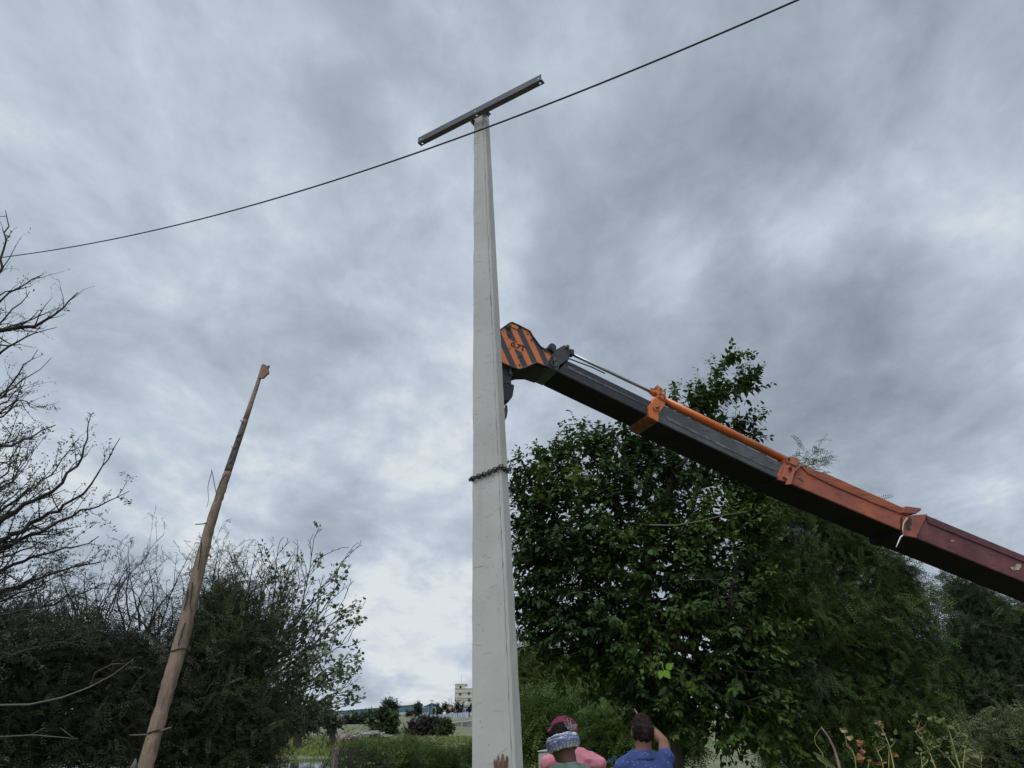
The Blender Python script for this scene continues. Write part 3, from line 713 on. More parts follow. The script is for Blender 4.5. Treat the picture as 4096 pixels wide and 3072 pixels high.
# ------------------------------------------------------------------ vegetation
def rot_frames(ax, nrm):
    """N orthonormal frames: y along ax, z near nrm"""
    y = ax/np.linalg.norm(ax, axis=1, keepdims=True)
    x = np.cross(y, nrm); l = np.linalg.norm(x, axis=1, keepdims=True); x = x/np.maximum(l, 1e-6)
    z = np.cross(x, y)
    return np.stack([x, y, z], 1)          # N x 3(axis) x 3
LEAF_V = np.array([(0, 0, 0), (-.27, .22, .07), (-.30, .45, .08), (-.16, .75, .03), (0, 1, -.06), (.16, .75, .03), (.30, .45, .08), (.27, .22, .07), (0, .5, 0)], float)
LEAF_F = np.array([(0, 8, 1), (1, 8, 2), (2, 8, 3), (3, 8, 4), (4, 8, 5), (5, 8, 6), (6, 8, 7), (7, 8, 0)])
NARROW_V = np.array([(0, 0, 0), (-.2, .4, .05), (0, 1, 0), (.2, .4, .05)], float)
NARROW_F = np.array([(0, 3, 2), (0, 2, 1)])
def sprig_template(pairs=9, ll=.22, w=.055, droop=.25, seed=0):
    """a feathery sprig one unit long: a stalk with paired leaflets, each leaflet one narrow face"""
    rng = np.random.default_rng(seed); V = []; F = []
    def quad(a, b, c, d):
        i = len(V); V.extend([a, b, c, d]); F.append((i, i+1, i+2)); F.append((i, i+2, i+3))
    for i in range(pairs):
        t = .12+.88*i/(pairs-1); z = -droop*t*t
        l = ll*(1-.45*abs(t-.45)*1.4)
        for s in (-1, 1):
            a = s*RAD(62+rng.uniform(-12, 12)); dx, dy = math.sin(a)*l, math.cos(a)*l; nx, ny = dy/l*w/2, -dx/l*w/2
            zz = rng.uniform(-.05, .05)
            quad((nx*.3, t+ny*.3, z), (dx*.55+nx, t+dy*.55+ny, z+zz*.5), (dx, t+dy, z+zz), (dx*.55-nx, t+dy*.55-ny, z+zz*.5))
    return np.array(V, float), np.array(F)
def place(TV, TF, pos, ax, nrm, size):
    R = rot_frames(ax, nrm)
    V = np.einsum('vk,nkj->nvj', TV, R)*np.asarray(size)[:, None, None]+pos[:, None, :]
    n = len(pos); F = (TF[None]+np.arange(n)[:, None, None]*len(TV)).reshape(-1, 3)
    return V.reshape(-1, 3), F
class Tris:
    def __init__(s): s.V = []; s.F = []; s.n = 0
    def add(s, V, F):
        if len(V) == 0: return
        s.V.append(V); s.F.append(F+s.n); s.n += len(V)
    def build(s, name, m, parent=None, origin=None, smooth=False):
        return link_mesh(name, fast_mesh(name, np.concatenate(s.V), np.concatenate(s.F)), m, parent, smooth, origin)
def edges_to_tris(A, B, ra, rb, k=5):
    """tapering k-sided stems for N edges at once"""
    A, B = np.asarray(A, float), np.asarray(B, float); ra, rb = np.asarray(ra, float), np.asarray(rb, float)
    ok = np.linalg.norm(B-A, axis=1) > 1e-5; A, B, ra, rb = A[ok], B[ok], ra[ok], rb[ok]
    ref = np.tile(np.array([[.31, .22, .92]]), (len(A), 1)); R = rot_frames(B-A, ref); u, w = R[:, 0], R[:, 2]
    a = 2*np.pi*np.arange(k)/k; cu = np.cos(a)[None, :, None]; su = np.sin(a)[None, :, None]
    ring = u[:, None]*cu+w[:, None]*su
    ext = (B-A)/np.linalg.norm(B-A, axis=1, keepdims=True)*np.minimum(rb, .3*np.linalg.norm(B-A, axis=1))[:, None]*.6
    V = np.concatenate([A[:, None]+ring*ra[:, None, None], (B+ext)[:, None]+ring*rb[:, None, None]], 1)
    F = []
    for j in range(k):
        q = (j+1) % k; F += [(j, q, k+q), (j, k+q, k+j)]
    F = np.array(F); n = len(A)
    return V.reshape(-1, 3), (F[None]+np.arange(n)[:, None, None]*2*k).reshape(-1, 3)
def grow(trunk, targets, rng, step=.25, wander=.06, gain=.42, rtip=.0035, back=.35, sag=0.):
    """limbs that reach every target from the nearest standing wood; returns edges and each tip's direction"""
    trunk = np.asarray(trunk, float); nodes = [p for p in trunk]; par = [-1]+list(range(len(trunk)-1))
    top = trunk[-1]; base = trunk[0]
    depth = [float(np.linalg.norm(p-base)) for p in trunk]
    order = np.argsort(np.linalg.norm(targets-top, axis=1)); tips = []; tdir = []
    arr = np.zeros((len(trunk)+len(targets)*14, 3)); dep = np.zeros(len(arr)); n = len(trunk); arr[:n] = trunk; dep[:n] = depth
    for ti in order:
        t = targets[ti]; d = np.linalg.norm(arr[:n]-t, axis=1)
        c = d+back*dep[:n]*.3+1.2*np.maximum(0, arr[:n, 2]-t[2])*.5
        c[:max(1, len(trunk)//2)] += 1.5
        i = int(np.argmin(c)); p = arr[i].copy(); L = d[i]; m = int(min(12, max(1, round(L/step)))); last = i
        off = rng.normal(0, wander*L, 3)
        for q in range(1, m+1):
            f = q/m; x = p*(1-f)+t*f+off*math.sin(f*math.pi)+(0 if q == m else rng.normal(0, wander*step*1.2, 3))
            x = x+np.array([0, 0, sag*L*math.sin(f*math.pi)])
            arr[n] = x; dep[n] = dep[last]+L/m; par.append(last); last = n; n += 1
        tips.append(last)
        v = arr[last]-arr[par[last]]; tdir.append(v/max(np.linalg.norm(v), 1e-6))
    cnt = np.zeros(n)
    for t in tips:
        cnt[t] += 1
    for i in range(n-1, 0, -1): cnt[par[i]] += cnt[i]
    r = rtip*np.maximum(cnt, 1)**gain
    i = np.arange(1, n); pi = np.array(par[1:n])
    rp = np.minimum(r[pi], r[i]*1.45)
    return arr[pi], arr[i], rp, r[i], arr[np.array(tips)], np.array(tdir), order, r
def lobes_px(L, Y, rng, n, shell=.45, yd=1.0):
    """n points spread through crown lobes given as photo ellipses (x, y, rx, ry[, Y])"""
    cen = []; rad = []; wt = []
    for q in L:
        yy = q[4] if len(q) > 4 else Y; c = P(q[0], q[1], yy); m = mpp(q[0], q[1], yy)
        rx, rz = q[2]*m, q[3]*m; ry = yd*(rx+rz)/2
        cen.append(c); rad.append((rx, ry, rz)); wt.append((rx*ry*rz)**.72)
    wt = np.array(wt)/sum(wt); k = rng.choice(len(L), n, p=wt); cen = np.array(cen); rad = np.array(rad)
    v = rng.normal(0, 1, (n, 3)); v /= np.linalg.norm(v, axis=1, keepdims=True); r = rng.random(n)**shell
    return cen[k]+v*rad[k]*r[:, None]*(1+rng.normal(0, .07, n))[:, None], v
def unit(v): return v/np.maximum(np.linalg.norm(v, axis=1, keepdims=True), 1e-6)

M_BARK = M('tree_bark', (.055, .043, .034), .95, (.10, .085, .07), 8, .45, .75, bump=.5, bs=25)
M_TWIG = M('dark_twig', (.030, .025, .021), .95, (.05, .042, .034), 8)
M_BROAD = M('broad_leaf', (.040, .086, .012), .6, (.024, .054, .013), 1.1, .35, .62, island=(.095, .155, .018), transl=.25, spec=.22)
M_FEATH = M('feathery_leaf', (.065, .122, .018), .6, (.036, .074, .018), .9, .35, .65, island=(.120, .195, .028), transl=.25, spec=.3)
M_THORN = M('dull_grey_green_leaf', (.052, .070, .032), .7, (.050, .052, .036), 1.1, .4, .65, island=(.095, .115, .052), transl=.2, spec=.3)

def broad_tree(name, label, cat, trunk_px, Y, L, nt, per, leaf, seed, bark=M_BARK, lm=M_BROAD, group=None, rtip=.004, hang=.35, spread=.13, shell=.5, tv=LEAF_V, tf=LEAF_F, jit=.35):
    rng = np.random.default_rng(seed)
    tr = [P(x, y, yy) for x, y, yy in trunk_px]
    g = tr[0]; base = Vector((g.x, g.y, float(gz(g.x, g.y))-.05)); tr = [base]+tr
    root = thing(name, base, label, cat, group)
    T, _ = lobes_px(L, Y, rng, nt, shell)
    A, B, ra, rb, tips, td, order, r = grow([tuple(p) for p in tr], T, rng, rtip=rtip)
    n = len(tips)*per; k = np.repeat(np.arange(len(tips)), per); m = len(tips)
    cc = T.mean(0); out = unit(tips-cc); sd = unit(out*.55+td*.55+rng.normal(0, .45, (m, 3))+np.array([0, 0, .25])); sl = spread*(1.2+1.3*rng.random(m))
    w = Tris(); w.add(*edges_to_tris(A, B, ra, rb, 6)); w.add(*edges_to_tris(tips, tips+sd*sl[:, None], np.full(m, rtip), np.full(m, rtip*.4), 4)); w.build('trunk', bark, root, smooth=True)
    f = np.tile(np.linspace(-.15, 1.02, per), m)+rng.normal(0, .05, n)
    s1 = unit(np.cross(sd, np.tile([[.1, .2, .97]], (m, 1)))); s2 = np.cross(sd, s1); ang = np.tile(np.arange(per)*2.4, m)+np.repeat(rng.uniform(0, 6, m), per)+rng.normal(0, .4, n)
    side = s1[k]*np.cos(ang)[:, None]+s2[k]*np.sin(ang)[:, None]*.7
    pos = tips[k]+sd[k]*(sl[k]*f)[:, None]+side*.012*leaf/.1
    ax = side*.85+sd[k]*(.35+.5*f)[:, None]+rng.normal(0, jit*.7, (n, 3)); ax[:, 2] -= hang
    nr = rng.normal(0, .4, (n, 3))+sd[k]*.25; nr[:, 2] += 1; nr[:, 1] -= .2
    sz = leaf*(.6+.6*rng.random(n))*(1.1-.45*np.clip(f, 0, 1))*np.repeat(.8+.4*rng.random(m), per)
    lv = Tris(); lv.add(*place(tv, tf, pos, ax, nr, sz)); lv.build('crown', lm, root)
    return root, tips, td

def feather_tree(name, label, cat, trunk_px, Y, L, nt, per, size, seed, lm=M_FEATH, bark=M_BARK, group=None, rtip=.004, droop=.3, shell=.55, pairs=9, twiglets=0, lean=(0, 0, 0), ll=.22, w=.055, spread=.10):
    rng = np.random.default_rng(seed)
    tr = [P(x, y, yy) for x, y, yy in trunk_px]
    g = tr[0]; base = Vector((g.x, g.y, float(gz(g.x, g.y))-.05)); tr = [base]+tr
    root = thing(name, base, label, cat, group)
    T, _ = lobes_px(L, Y, rng, nt, shell)
    A, B, ra, rb, tips, td, order, r = grow([tuple(p) for p in tr], T, rng, rtip=rtip)
    wd = Tris(); wd.add(*edges_to_tris(A, B, ra, rb, 5)); wd.build('trunk', bark, root, smooth=True)
    n = len(tips)*per; k = np.repeat(np.arange(len(tips)), per)
    ax = td[k]*.6+rng.normal(0, .62, (n, 3))+np.array(lean); ax = unit(ax); ax[:, 2] -= droop*rng.random(n)
    pos = tips[k]+rng.normal(0, spread, (n, 3))
    nr = rng.normal(0, .5, (n, 3)); nr[:, 2] += 1
    sz = size*(.6+.8*rng.random(n))
    lv = Tris()
    for q in range(3):
        s = k % 3 == q; TV, TF = sprig_template(pairs, ll=ll, w=w, droop=.15+.15*q, seed=seed+q)
        lv.add(*place(TV, TF, pos[s], ax[s], nr[s], sz[s]))
    st = unit(ax)*sz[:, None]
    lv.build('crown', lm, root)
    tw = Tris(); tw.add(*edges_to_tris(pos-st*.12, pos+st*.85-np.array([0, 0, 1])*(sz*.12)[:, None], np.full(n, .0028), np.full(n, .0012), 3)); tw.build('twigs', M_TWIG, root)
    return root

def right_trees():
    # the big heart-leaved tree behind the boom
    L = [(2885, 1490, 45, 60), (2870, 1580, 80, 70), (2965, 1560, 50, 35), (2990, 1528, 48, 24), (3005, 1740, 42, 26), (2920, 1440, 28, 34), (2790, 1620, 90, 55), (2700, 1590, 40, 30), (2960, 1705, 75, 35), (2800, 1740, 150, 70),
         (2560, 1810, 120, 70), (2400, 1790, 100, 60), (2320, 1770, 60, 45), (2230, 1880, 110, 80), (2120, 1900, 70, 60), (2680, 1900, 170, 110),
         (2450, 1960, 230, 150), (2180, 2040, 130, 130), (2120, 2180, 75, 120), (2250, 2230, 180, 160), (2480, 2230, 240, 190), (2740, 2150, 230, 200),
         (2180, 2450, 110, 130), (2330, 2480, 180, 170), (2580, 2500, 230, 190), (2820, 2450, 230, 230), (2150, 2560, 70, 50), (2370, 2610, 150, 75), (2260, 1790, 32, 30), (2470, 1740, 45, 32), (2080, 1990, 40, 60), (2065, 2260, 32, 60), (2230, 2640, 30, 45), (2330, 2690, 28, 40), (2440, 2720, 60, 50),
         (2650, 2700, 230, 130), (2860, 2720, 220, 170), (2700, 2840, 190, 80), (2980, 2880, 190, 170), (2560, 2760, 90, 110), (2930, 1930, 110, 90), (2990, 2080, 130, 150), (3020, 2300, 120, 190), (3010, 2600, 130, 170)]
    root, tips, td = broad_tree('broadleaf_tree', 'dense dark green tree with heart-shaped leaves behind the crane boom', 'tree',
        [(2690, 2980, 9.3), (2660, 2800, 9.25), (2600, 2600, 9.2), (2570, 2350, 9.2), (2620, 2100, 9.2)], 9.2, L, 2700, 16, .096, 11, hang=.45, spread=.15, shell=.58)
    # the young yellow-green leaves
    rng = np.random.default_rng(2); c = P(2655, 2680, 7.3)
    pos = np.array([c+Vector((-.02, 0, 0)), c, c+Vector((.02, .0, .01))]); ax = np.array([(-.25, -.1, -.9), (.55, -.1, -.8), (.7, -.1, .45)]); nr = np.array([(0, -1, .15)]*3)
    t = Tris(); t.add(*place(LEAF_V*np.array([1.15, 1, .5]), LEAF_F, pos, ax, nr, [.085, .095, .09])); t.add(*edges_to_tris([c], [c+Vector((.01, .10, .05))], [.003], [.004], 5))
    t.build('young_leaves', M('bright_young_leaf', (.17, .32, .02), .5, transl=.35), root)
    # a long pale twig and some bare limbs that show inside the crown
    mb = MB()
    mb.tube([P(2690, 2080, 8.2), P(2600, 2100, 7.9), P(2700, 2102, 7.7), P(2800, 2085, 7.8), P(2900, 2060, 7.9), P(2990, 2045, 8.0)][1:], [.008, .007, .006, .005, .004], 6)
    mb.build('bare_twig', M('pale_twig', (.12, .11, .08), .9), root, smooth=True)
    mb = MB(); mb.tube([P(2890, 2540, 9.0), P(2930, 2450, 8.9), P(2922, 2360, 8.9), P(2935, 2280, 9.0), P(2990, 2200, 9.1), P(3015, 2090, 9.2)], [.028, .026, .024, .022, .018, .014], 8); mb.build('bare_limb', M('brown_limb', (.05, .033, .027), .9, (.035, .023, .02), 9, bump=.4), root, smooth=True)
    # feathery trees to its right
    feather_tree('feathery_tree', 'dark feathery-leaved tree under the maroon end of the crane boom', 'tree', [(3380, 3000, 11.2), (3350, 2700, 11), (3330, 2450, 11)], 11,
        [(3240, 1850, 40, 35), (3190, 1960, 90, 90), (3080, 2000, 110, 120), (3060, 2350, 130, 200), (3300, 2080, 160, 110), (3140, 2200, 170, 200), (3400, 2200, 170, 110), (3520, 2260, 130, 70), (3620, 2330, 95, 60), (3560, 2420, 170, 90),
         (3300, 2420, 280, 200), (3120, 2550, 200, 220), (3480, 2600, 230, 170), (3640, 2560, 100, 110), (3250, 2800, 300, 200), (3550, 2850, 270, 190), (3350, 3000, 350, 150), (3770, 2075, 34, 16), (3690, 2130, 40, 25)],
        2200, 16, .18, 21, droop=.5, pairs=8, lean=(.25, 0, -.1))
    feather_tree('feathery_tree', 'feathery-leaved tree at the right edge of the photo, rising under the boom', 'tree', [(4000, 3050, 12), (3980, 2800, 12), (3980, 2600, 12)], 12,
        [(3850, 2380, 80, 80), (3930, 2410, 90, 60), (4030, 2470, 110, 70), (3880, 2540, 130, 110), (4060, 2650, 160, 150), (3800, 2660, 130, 110), (3920, 2780, 190, 130), (4120, 2850, 160, 160), (3780, 2900, 170, 150), (4000, 3000, 230, 130), (4250, 2600, 140, 200)],
        1400, 16, .19, 22, droop=.4, pairs=8, lean=(-.3, 0, -.05), lm=M('feathery_leaf_blue', (.042, .080, .024), .6, (.030, .058, .022), 1.3, .4, .65, island=(.080, .130, .036), transl=.25, spec=.3))
    # low pale bush at the corner
    feather_tree('bush', 'pale olive bush at the bottom right corner of the photo', 'bush', [(4020, 3100, 6.4), (4010, 3060, 6.4)], 6.4,
        [(4020, 3000, 80, 50), (3960, 3040, 60, 40), (4080, 2950, 60, 60), (4110, 3030, 70, 70)], 160, 8, .14, 23, lm=M('olive_leaf', (.075, .105, .03), .7, island=(.14, .145, .05), transl=.25), rtip=.003)
    # the bright shrubs beyond the men
    mg = M('mid_green_leaf', (.070, .130, .028), .6, (.045, .085, .022), .8, .4, .65, island=(.13, .20, .045), transl=.28, spec=.3)
    ml = M('light_willow_leaf', (.14, .18, .05), .6, (.10, .14, .04), .8, .4, .65, island=(.20, .23, .08), transl=.28, spec=.3)
    feather_tree('willowy_tree', 'light green willowy tree behind the pole, beyond the men', 'tree', [(2230, 2960, 21), (2220, 2850, 21)], 21,
        [(2130, 2690, 90, 45), (2230, 2690, 90, 50), (2340, 2720, 90, 60), (2150, 2760, 110, 70), (2300, 2790, 130, 70), (2460, 2740, 110, 80)], 420, 9, .55, 31, lm=ml, droop=.2, lean=(0, 0, .3))
    feather_tree('shrub', 'bright green feathery shrub behind the man in the striped turban', 'shrub', [(2180, 3000, 15), (2170, 2930, 15)], 15,
        [(2140, 2860, 70, 65), (2210, 2900, 90, 80), (2330, 2870, 120, 70), (2290, 2970, 130, 60), (2120, 2960, 50, 70)], 420, 9, .34, 32, lm=mg, droop=.5)
    feather_tree('shrub', 'green feathery shrub between the two men, below the tree', 'shrub', [(2470, 3040, 14), (2470, 2960, 14)], 14,
        [(2440, 2900, 110, 60), (2510, 2980, 120, 60), (2420, 3000, 100, 50), (2650, 2900, 90, 60), (2720, 2960, 80, 60)], 380, 9, .30, 33, lm=mg, droop=.4)
right_trees()

# ---- bare, thorny tree coming in from the left
def zig(rng, p, d, L, r, lev, out, leaves, tropism=(.25, 0, .18), spur=.6):
    """one crooked branch with side branches, appended to out as edges"""
    n = max(3, int(L/.09)); st = L/n; p = np.array(p, float); d = np.array(d, float); d /= np.linalg.norm(d)
    side = rng.choice([-1, 1])
    for i in range(n):
        k = rng.normal(0, .16, 3); k[2] += side*.12; side = -side
        nd = d+k+np.array(tropism)*.12; nd /= np.linalg.norm(nd); q = p+nd*st
        a = r*(1-.72*i/n); b = r*(1-.72*(i+1)/n)
        out.append((p, q, a, b)); d = nd; p = q
        if lev > 0 and i > 0 and rng.random() < .62:
            s = unit(np.cross(nd, rng.normal(0, 1, 3))[None])[0]; s[1] *= .8
            cd = nd*.75+s*.75; zig(rng, q, cd, L*(.30+.30*rng.random())*(1-.35*i/n), b*.62, lev-1, out, leaves, tropism, spur)
        if rng.random() < spur:
            s = unit(rng.normal(0, 1, (1, 3)))[0]; out.append((q, q+s*rng.uniform(.012, .035), max(b*.6, .002), .001))
        leaves.append((q, nd))
def left_trees():
    rng = np.random.default_rng(41)
    limbs = [  # pixel polylines of the main limbs, thickness in px, distance
        ([(-330, 1500), (-60, 1230), (5, 1070), (12, 990), (28, 900), (22, 842)], 18, 5.6),
        ([(-400, 1500), (-120, 1360), (36, 1317), (145, 1299), (253, 1234), (312, 1170)], 26, 5.5),
        ([(-350, 1480), (-100, 1300), (0, 1200), (80, 1145), (168, 1100)], 17, 5.8),
        ([(-350, 1560), (-100, 1400), (20, 1270), (80, 1210), (120, 1165)], 14, 5.9),
        ([(-350, 1600), (-120, 1480), (40, 1390), (140, 1330), (225, 1310)], 15, 6.0),
        ([(-380, 1900), (-120, 1640), (30, 1560), (95, 1460), (150, 1400)], 15, 6.0),
        ([(-380, 1850), (-80, 1640), (60, 1540), (130, 1500), (205, 1432)], 13, 5.8),
        ([(-380, 1950), (-100, 1800), (50, 1780), (120, 1755), (222, 1700)], 20, 5.5),
        ([(-380, 1950), (-100, 1740), (20, 1640), (80, 1600), (150, 1640)], 12, 6.1),
        ([(-400, 2350), (-120, 2160), (60, 2040), (250, 1940), (330, 1830), (366, 1655)], 22, 5.7),
        ([(-400, 2400), (-100, 2220), (120, 2100), (330, 1980), (410, 1870), (480, 1752)], 20, 5.8),
        ([(-400, 2450), (-100, 2260), (150, 2130), (320, 2040), (430, 2010), (516, 1965)], 20, 5.9),
        ([(-400, 2300), (-100, 2130), (50, 2010), (200, 1900), (300, 1770)], 15, 6.2),
        ([(-400, 2500), (-80, 2320), (120, 2230), (290, 2190), (395, 2145)], 20, 6.0),
        ([(-400, 2560), (-60, 2390), (120, 2330), (280, 2270), (400, 2250)], 20, 6.3),
        ([(-400, 2350), (-80, 2060), (30, 1940), (70, 1890), (82, 1850)], 12, 5.9),
        ([(-400, 2620), (-60, 2470), (150, 2430), (300, 2380), (420, 2330)], 20, 6.4),
        ([(-400, 2250), (-150, 1950), (-20, 1850), (60, 1850), (110, 1830)], 12, 6.3),
    ]
    for i in range(26):
        y0 = rng.uniform(1500, 2600); L_ = rng.uniform(.45, 1.0)
        xe = np.interp(y0, [1500, 1900, 2300, 2600], [110, 150, 330, 430])*L_; up_ = rng.uniform(150, 330)
        limbs.append(([(-400, y0+up_*.9), (-120, y0+up_*.45), (xe*.35, y0+up_*.12), (xe*.75, y0-up_*.12), (xe, y0-up_*.32)], rng.uniform(9, 14), rng.uniform(5.6, 6.6)))
    for q in limbs[1:36:3]: limbs.append(([(-840-x, y+rng.uniform(-60, 60)) for x, y in q[0]], q[1], q[2]+.2))
    base = P(-420, 3200, 6.2); base.z = -.1
    root = thing('thorn_tree', base, 'bare thorny tree with dark crooked branches reaching in from the left edge', 'tree')
    tk = MB(); pts = [base, P(-440, 2900, 6.2), P(-430, 2500, 6.1), P(-420, 2100, 6.0), P(-400, 1700, 5.9), P(-380, 1350, 5.8), P(-400, 1050, 5.8), P(-370, 800, 5.8)]
    tk.tube(pts, [.12, .10, .09, .075, .055, .04, .022, .006], 10); tk.build('trunk', M_BARK, root, smooth=True)
    LV = Tris(); leafpts = []
    for px, w, Y in limbs:
        pp = [np.array(P(x, y, Y+rng.uniform(-.05, .05))) for x, y in px]; r0 = w*.62*mpp(*px[2], Y)
        edges = []; lf = []
        # crooked main limb through the surveyed points
        fine = []
        for i in range(len(pp)-1):
            m = max(2, int(np.linalg.norm(pp[i+1]-pp[i])/.07))
            for q in range(m): fine.append(pp[i]*(1-q/m)+pp[i+1]*q/m+rng.normal(0, .010, 3))
        fine.append(pp[-1]); n = len(fine)
        for i in range(n-1):
            a = r0*(1.2-1.13*i/n); b = r0*(1.2-1.13*(i+1)/n)
            edges.append((fine[i], fine[i+1], a, b))
            d = unit((fine[i+1]-fine[i])[None])[0]
            f = i/n
            if f > .18 and rng.random() < .55:
                s = unit(np.cross(d, rng.normal(0, 1, 3))[None])[0]; s[1] *= .7
                zig(rng, fine[i], d*.8+s*.7, rng.uniform(.18, .55)*(1.15-.75*f), max(b*.5, .0035), 1, edges, lf, (.35, 0, .25))
            if f > .3 and rng.random() < .3:
                s = unit(np.cross(d, rng.normal(0, 1, 3))[None])[0]; zig(rng, fine[i], d*.8+s*.6, rng.uniform(.10, .3), max(b*.4, .003), 1, edges, lf, (.4, 0, .2))
            if rng.random() < .6:
                s = unit(rng.normal(0, 1, (1, 3)))[0]; edges.append((fine[i], fine[i]+s*rng.uniform(.015, .04), max(b*.5, .0025), .001))
        t = Tris(); E = edges; t.add(*edges_to_tris([e[0] for e in E], [e[1] for e in E], [e[2] for e in E], [e[3] for e in E], 5))
        t.build('branch', M('thorn_branch', (.022, .020, .019), .9, (.045, .042, .038), 9, .5, .8) if not bpy.data.materials.get('thorn_branch') else bpy.data.materials['thorn_branch'], root, smooth=True)
        leafpts += [(q, d) for q, d in lf if q[2] < 4.2 or rng.random() < .15]
    n = len(leafpts); k = rng.integers(0, n, n*3)
    pos = np.array([leafpts[i][0] for i in k])+rng.normal(0, .012, (len(k), 3)); ax = rng.normal(0, 1, (len(k), 3))
    LV.add(*place(NARROW_V, NARROW_F, pos, ax, rng.normal(0, 1, (len(k), 3)), .012+.022*rng.random(len(k))))
    LV.build('leaves', M_THORN, root)

    # dark bushes along the bottom left
    def bush(name, label, trunk, Y, L, nt, seed, size=.15, per=10, lean=(.25, 0, .15), lm=M_THORN, tops=(), cat='bush', rtip=.0035, wild=.5, nrand=0, xr=(0, 1), yr=(0, 0, 0), dx=(0, 1)):
        root = feather_tree(name, label, cat, trunk, Y, L, nt, per, size, seed, lm=lm, lean=lean, droop=.15, rtip=rtip, bark=M_TWIG, pairs=8, ll=.20, w=.06)
        rg = np.random.default_rng(seed+5)
        more = []
        for i in range(nrand):
            x = rg.uniform(*xr); t_ = rg.uniform(0, 1); more.append((x, yr[0]+rg.uniform(-60, 60), x+rg.uniform(*dx), rg.uniform(yr[1], yr[2]), 0))
        SL = []
        for x, y, x2, y2, L_ in list(tops)+more:
            E = []; lf = []; p = P(x, y, Y); q = P(x2, y2, Y+rg.uniform(-.2, .2)); d = np.array(q-p); ln = np.linalg.norm(d)
            zig(rg, np.array(p), d, ln, .0085, 2, E, lf, (0, 0, .1), .7)
            t = Tris(); t.add(*edges_to_tris([e[0] for e in E], [e[1] for e in E], [max(e[2], .0022) for e in E], [max(e[3], .0012) for e in E], 4)); t.build('sprout', bpy.data.materials['thorn_branch'], root); SL += lf
        k = rg.integers(0, len(SL), int(len(SL)*.7)); TV, TF = sprig_template(6, ll=.25, w=.08, seed=3)
        t = Tris(); t.add(*place(TV, TF, np.array([SL[i][0] for i in k]), np.array([SL[i][1] for i in k])*.5+rg.normal(0, .6, (len(k), 3)), rg.normal(0, .6, (len(k), 3))+np.array([0, 0, 1]), .03+.06*rg.random(len(k)))); t.build('sprout_leaves', lm, root)
        return root
    r1 = bush('thorn_bush', 'dark thorny bush filling the bottom left corner, left of the leaning trunk', [(150, 3150, 7.2), (160, 2950, 7.2)], 7.2,
        [(40, 2560, 190, 110), (200, 2570, 220, 100), (380, 2610, 200, 100), (520, 2640, 150, 110), (120, 2700, 260, 170), (400, 2760, 250, 170), (100, 2900, 280, 190), (400, 2960, 280, 170), (570, 2820, 160, 200), (-150, 2700, 200, 300)],
        1300, 51, nrand=38, xr=(-80, 640), yr=(2620, 2230, 2480), dx=(0, 150), tops=[(400, 2500, 405, 2170, 0), (520, 2480, 545, 2160, 0), (500, 2560, 470, 2130, 0), (560, 2520, 585, 2250, 0), (600, 2500, 665, 2270, 0), (640, 2520, 720, 2230, 0), (430, 2480, 500, 2300, 0), (620, 2560, 610, 2330, 0), (350, 2480, 390, 2280, 0), (560, 2500, 530, 2270, 0), (300, 2480, 330, 2300, 0), (680, 2520, 700, 2380, 0)])
    mb = MB()
    mb.tube([P(-100, 2822, 6.0), P(120, 2818, 6.0), P(250, 2790, 6.0), P(360, 2748, 6.0), P(450, 2700, 6.0), P(535, 2636, 6.0)], [.008, .007, .006, .005, .0035, .0015], 6)
    mb.tube([P(360, 2748, 6.0), P(380, 2690, 6.0), P(450, 2655, 6.0), P(505, 2655, 6.0)], [.0028, .0024, .002, .001], 5)
    mb.build('bare_branch', M('pale_bare_branch', (.15, .13, .115), .9), r1, smooth=True)
    mb = MB(); mb.tube([P(-50, 2950, 6.1), P(130, 2940, 6.1), P(230, 2948, 6.1), P(315, 2955, 6.1)], [.0055, .0045, .0035, .0015], 6); mb.tube([P(120, 2940, 6.1), P(180, 2912, 6.1)], [.004, .0015], 5); mb.tube([P(240, 2910, 6.1), P(295, 2952, 6.1)], [.0015, .003], 5)
    mb.build('bare_branch', M('greyish_bare_branch', (.13, .115, .10), .9), r1, smooth=True)
    r2 = bush('thorn_bush', 'tall feathery thorn bush right of the leaning trunk', [(880, 3150, 7.8), (870, 2950, 7.8)], 7.8,
        [(860, 2430, 70, 50), (930, 2400, 60, 50), (900, 2500, 110, 80), (760, 2590, 80, 90), (900, 2620, 170, 130), (1020, 2560, 90, 90), (720, 2750, 120, 150), (900, 2800, 210, 150), (1020, 2880, 120, 130), (800, 2970, 230, 130), (690, 2950, 110, 140), (960, 3040, 160, 90)],
        1150, 52, nrand=40, xr=(740, 960), yr=(2640, 2190, 2450), dx=(10, 170), tops=[(880, 2400, 900, 2180, 0), (940, 2400, 985, 2200, 0), (850, 2380, 850, 2220, 0), (980, 2400, 1020, 2190, 0), (800, 2430, 770, 2290, 0), (1010, 2420, 1070, 2260, 0), (920, 2380, 925, 2190, 0), (790, 2480, 830, 2290, 0)],
        lm=M('olive_grey_leaf', (.066, .088, .032), .7, (.055, .060, .034), 1.1, .4, .65, island=(.12, .14, .055), transl=.22, spec=.3), lean=(.3, 0, .35))
    # small sparse tree with pods, its limbs fanned out to the right
    rg = np.random.default_rng(61); Y = 8.4
    base = P(1010, 3150, Y); base.z = -.05
    root = thing('sparse_tree', base, 'small half-bare tree with sparse round leaves and hanging pods, left of the pole', 'tree')
    bark = M('grey_brown_bark', (.048, .040, .036), .95, (.085, .072, .064), 9, .45, .75, bump=.3)
    E = []; lf = []
    tk = [P(1010, 3100, Y), P(1020, 2950, Y), P(1030, 2800, Y), P(1050, 2680, Y)]
    pp = [base]+tk; rr = [.04, .036, .033, .03, .026]
    for i in range(4): E.append((np.array(pp[i]), np.array(pp[i+1]), rr[i], rr[i+1]))
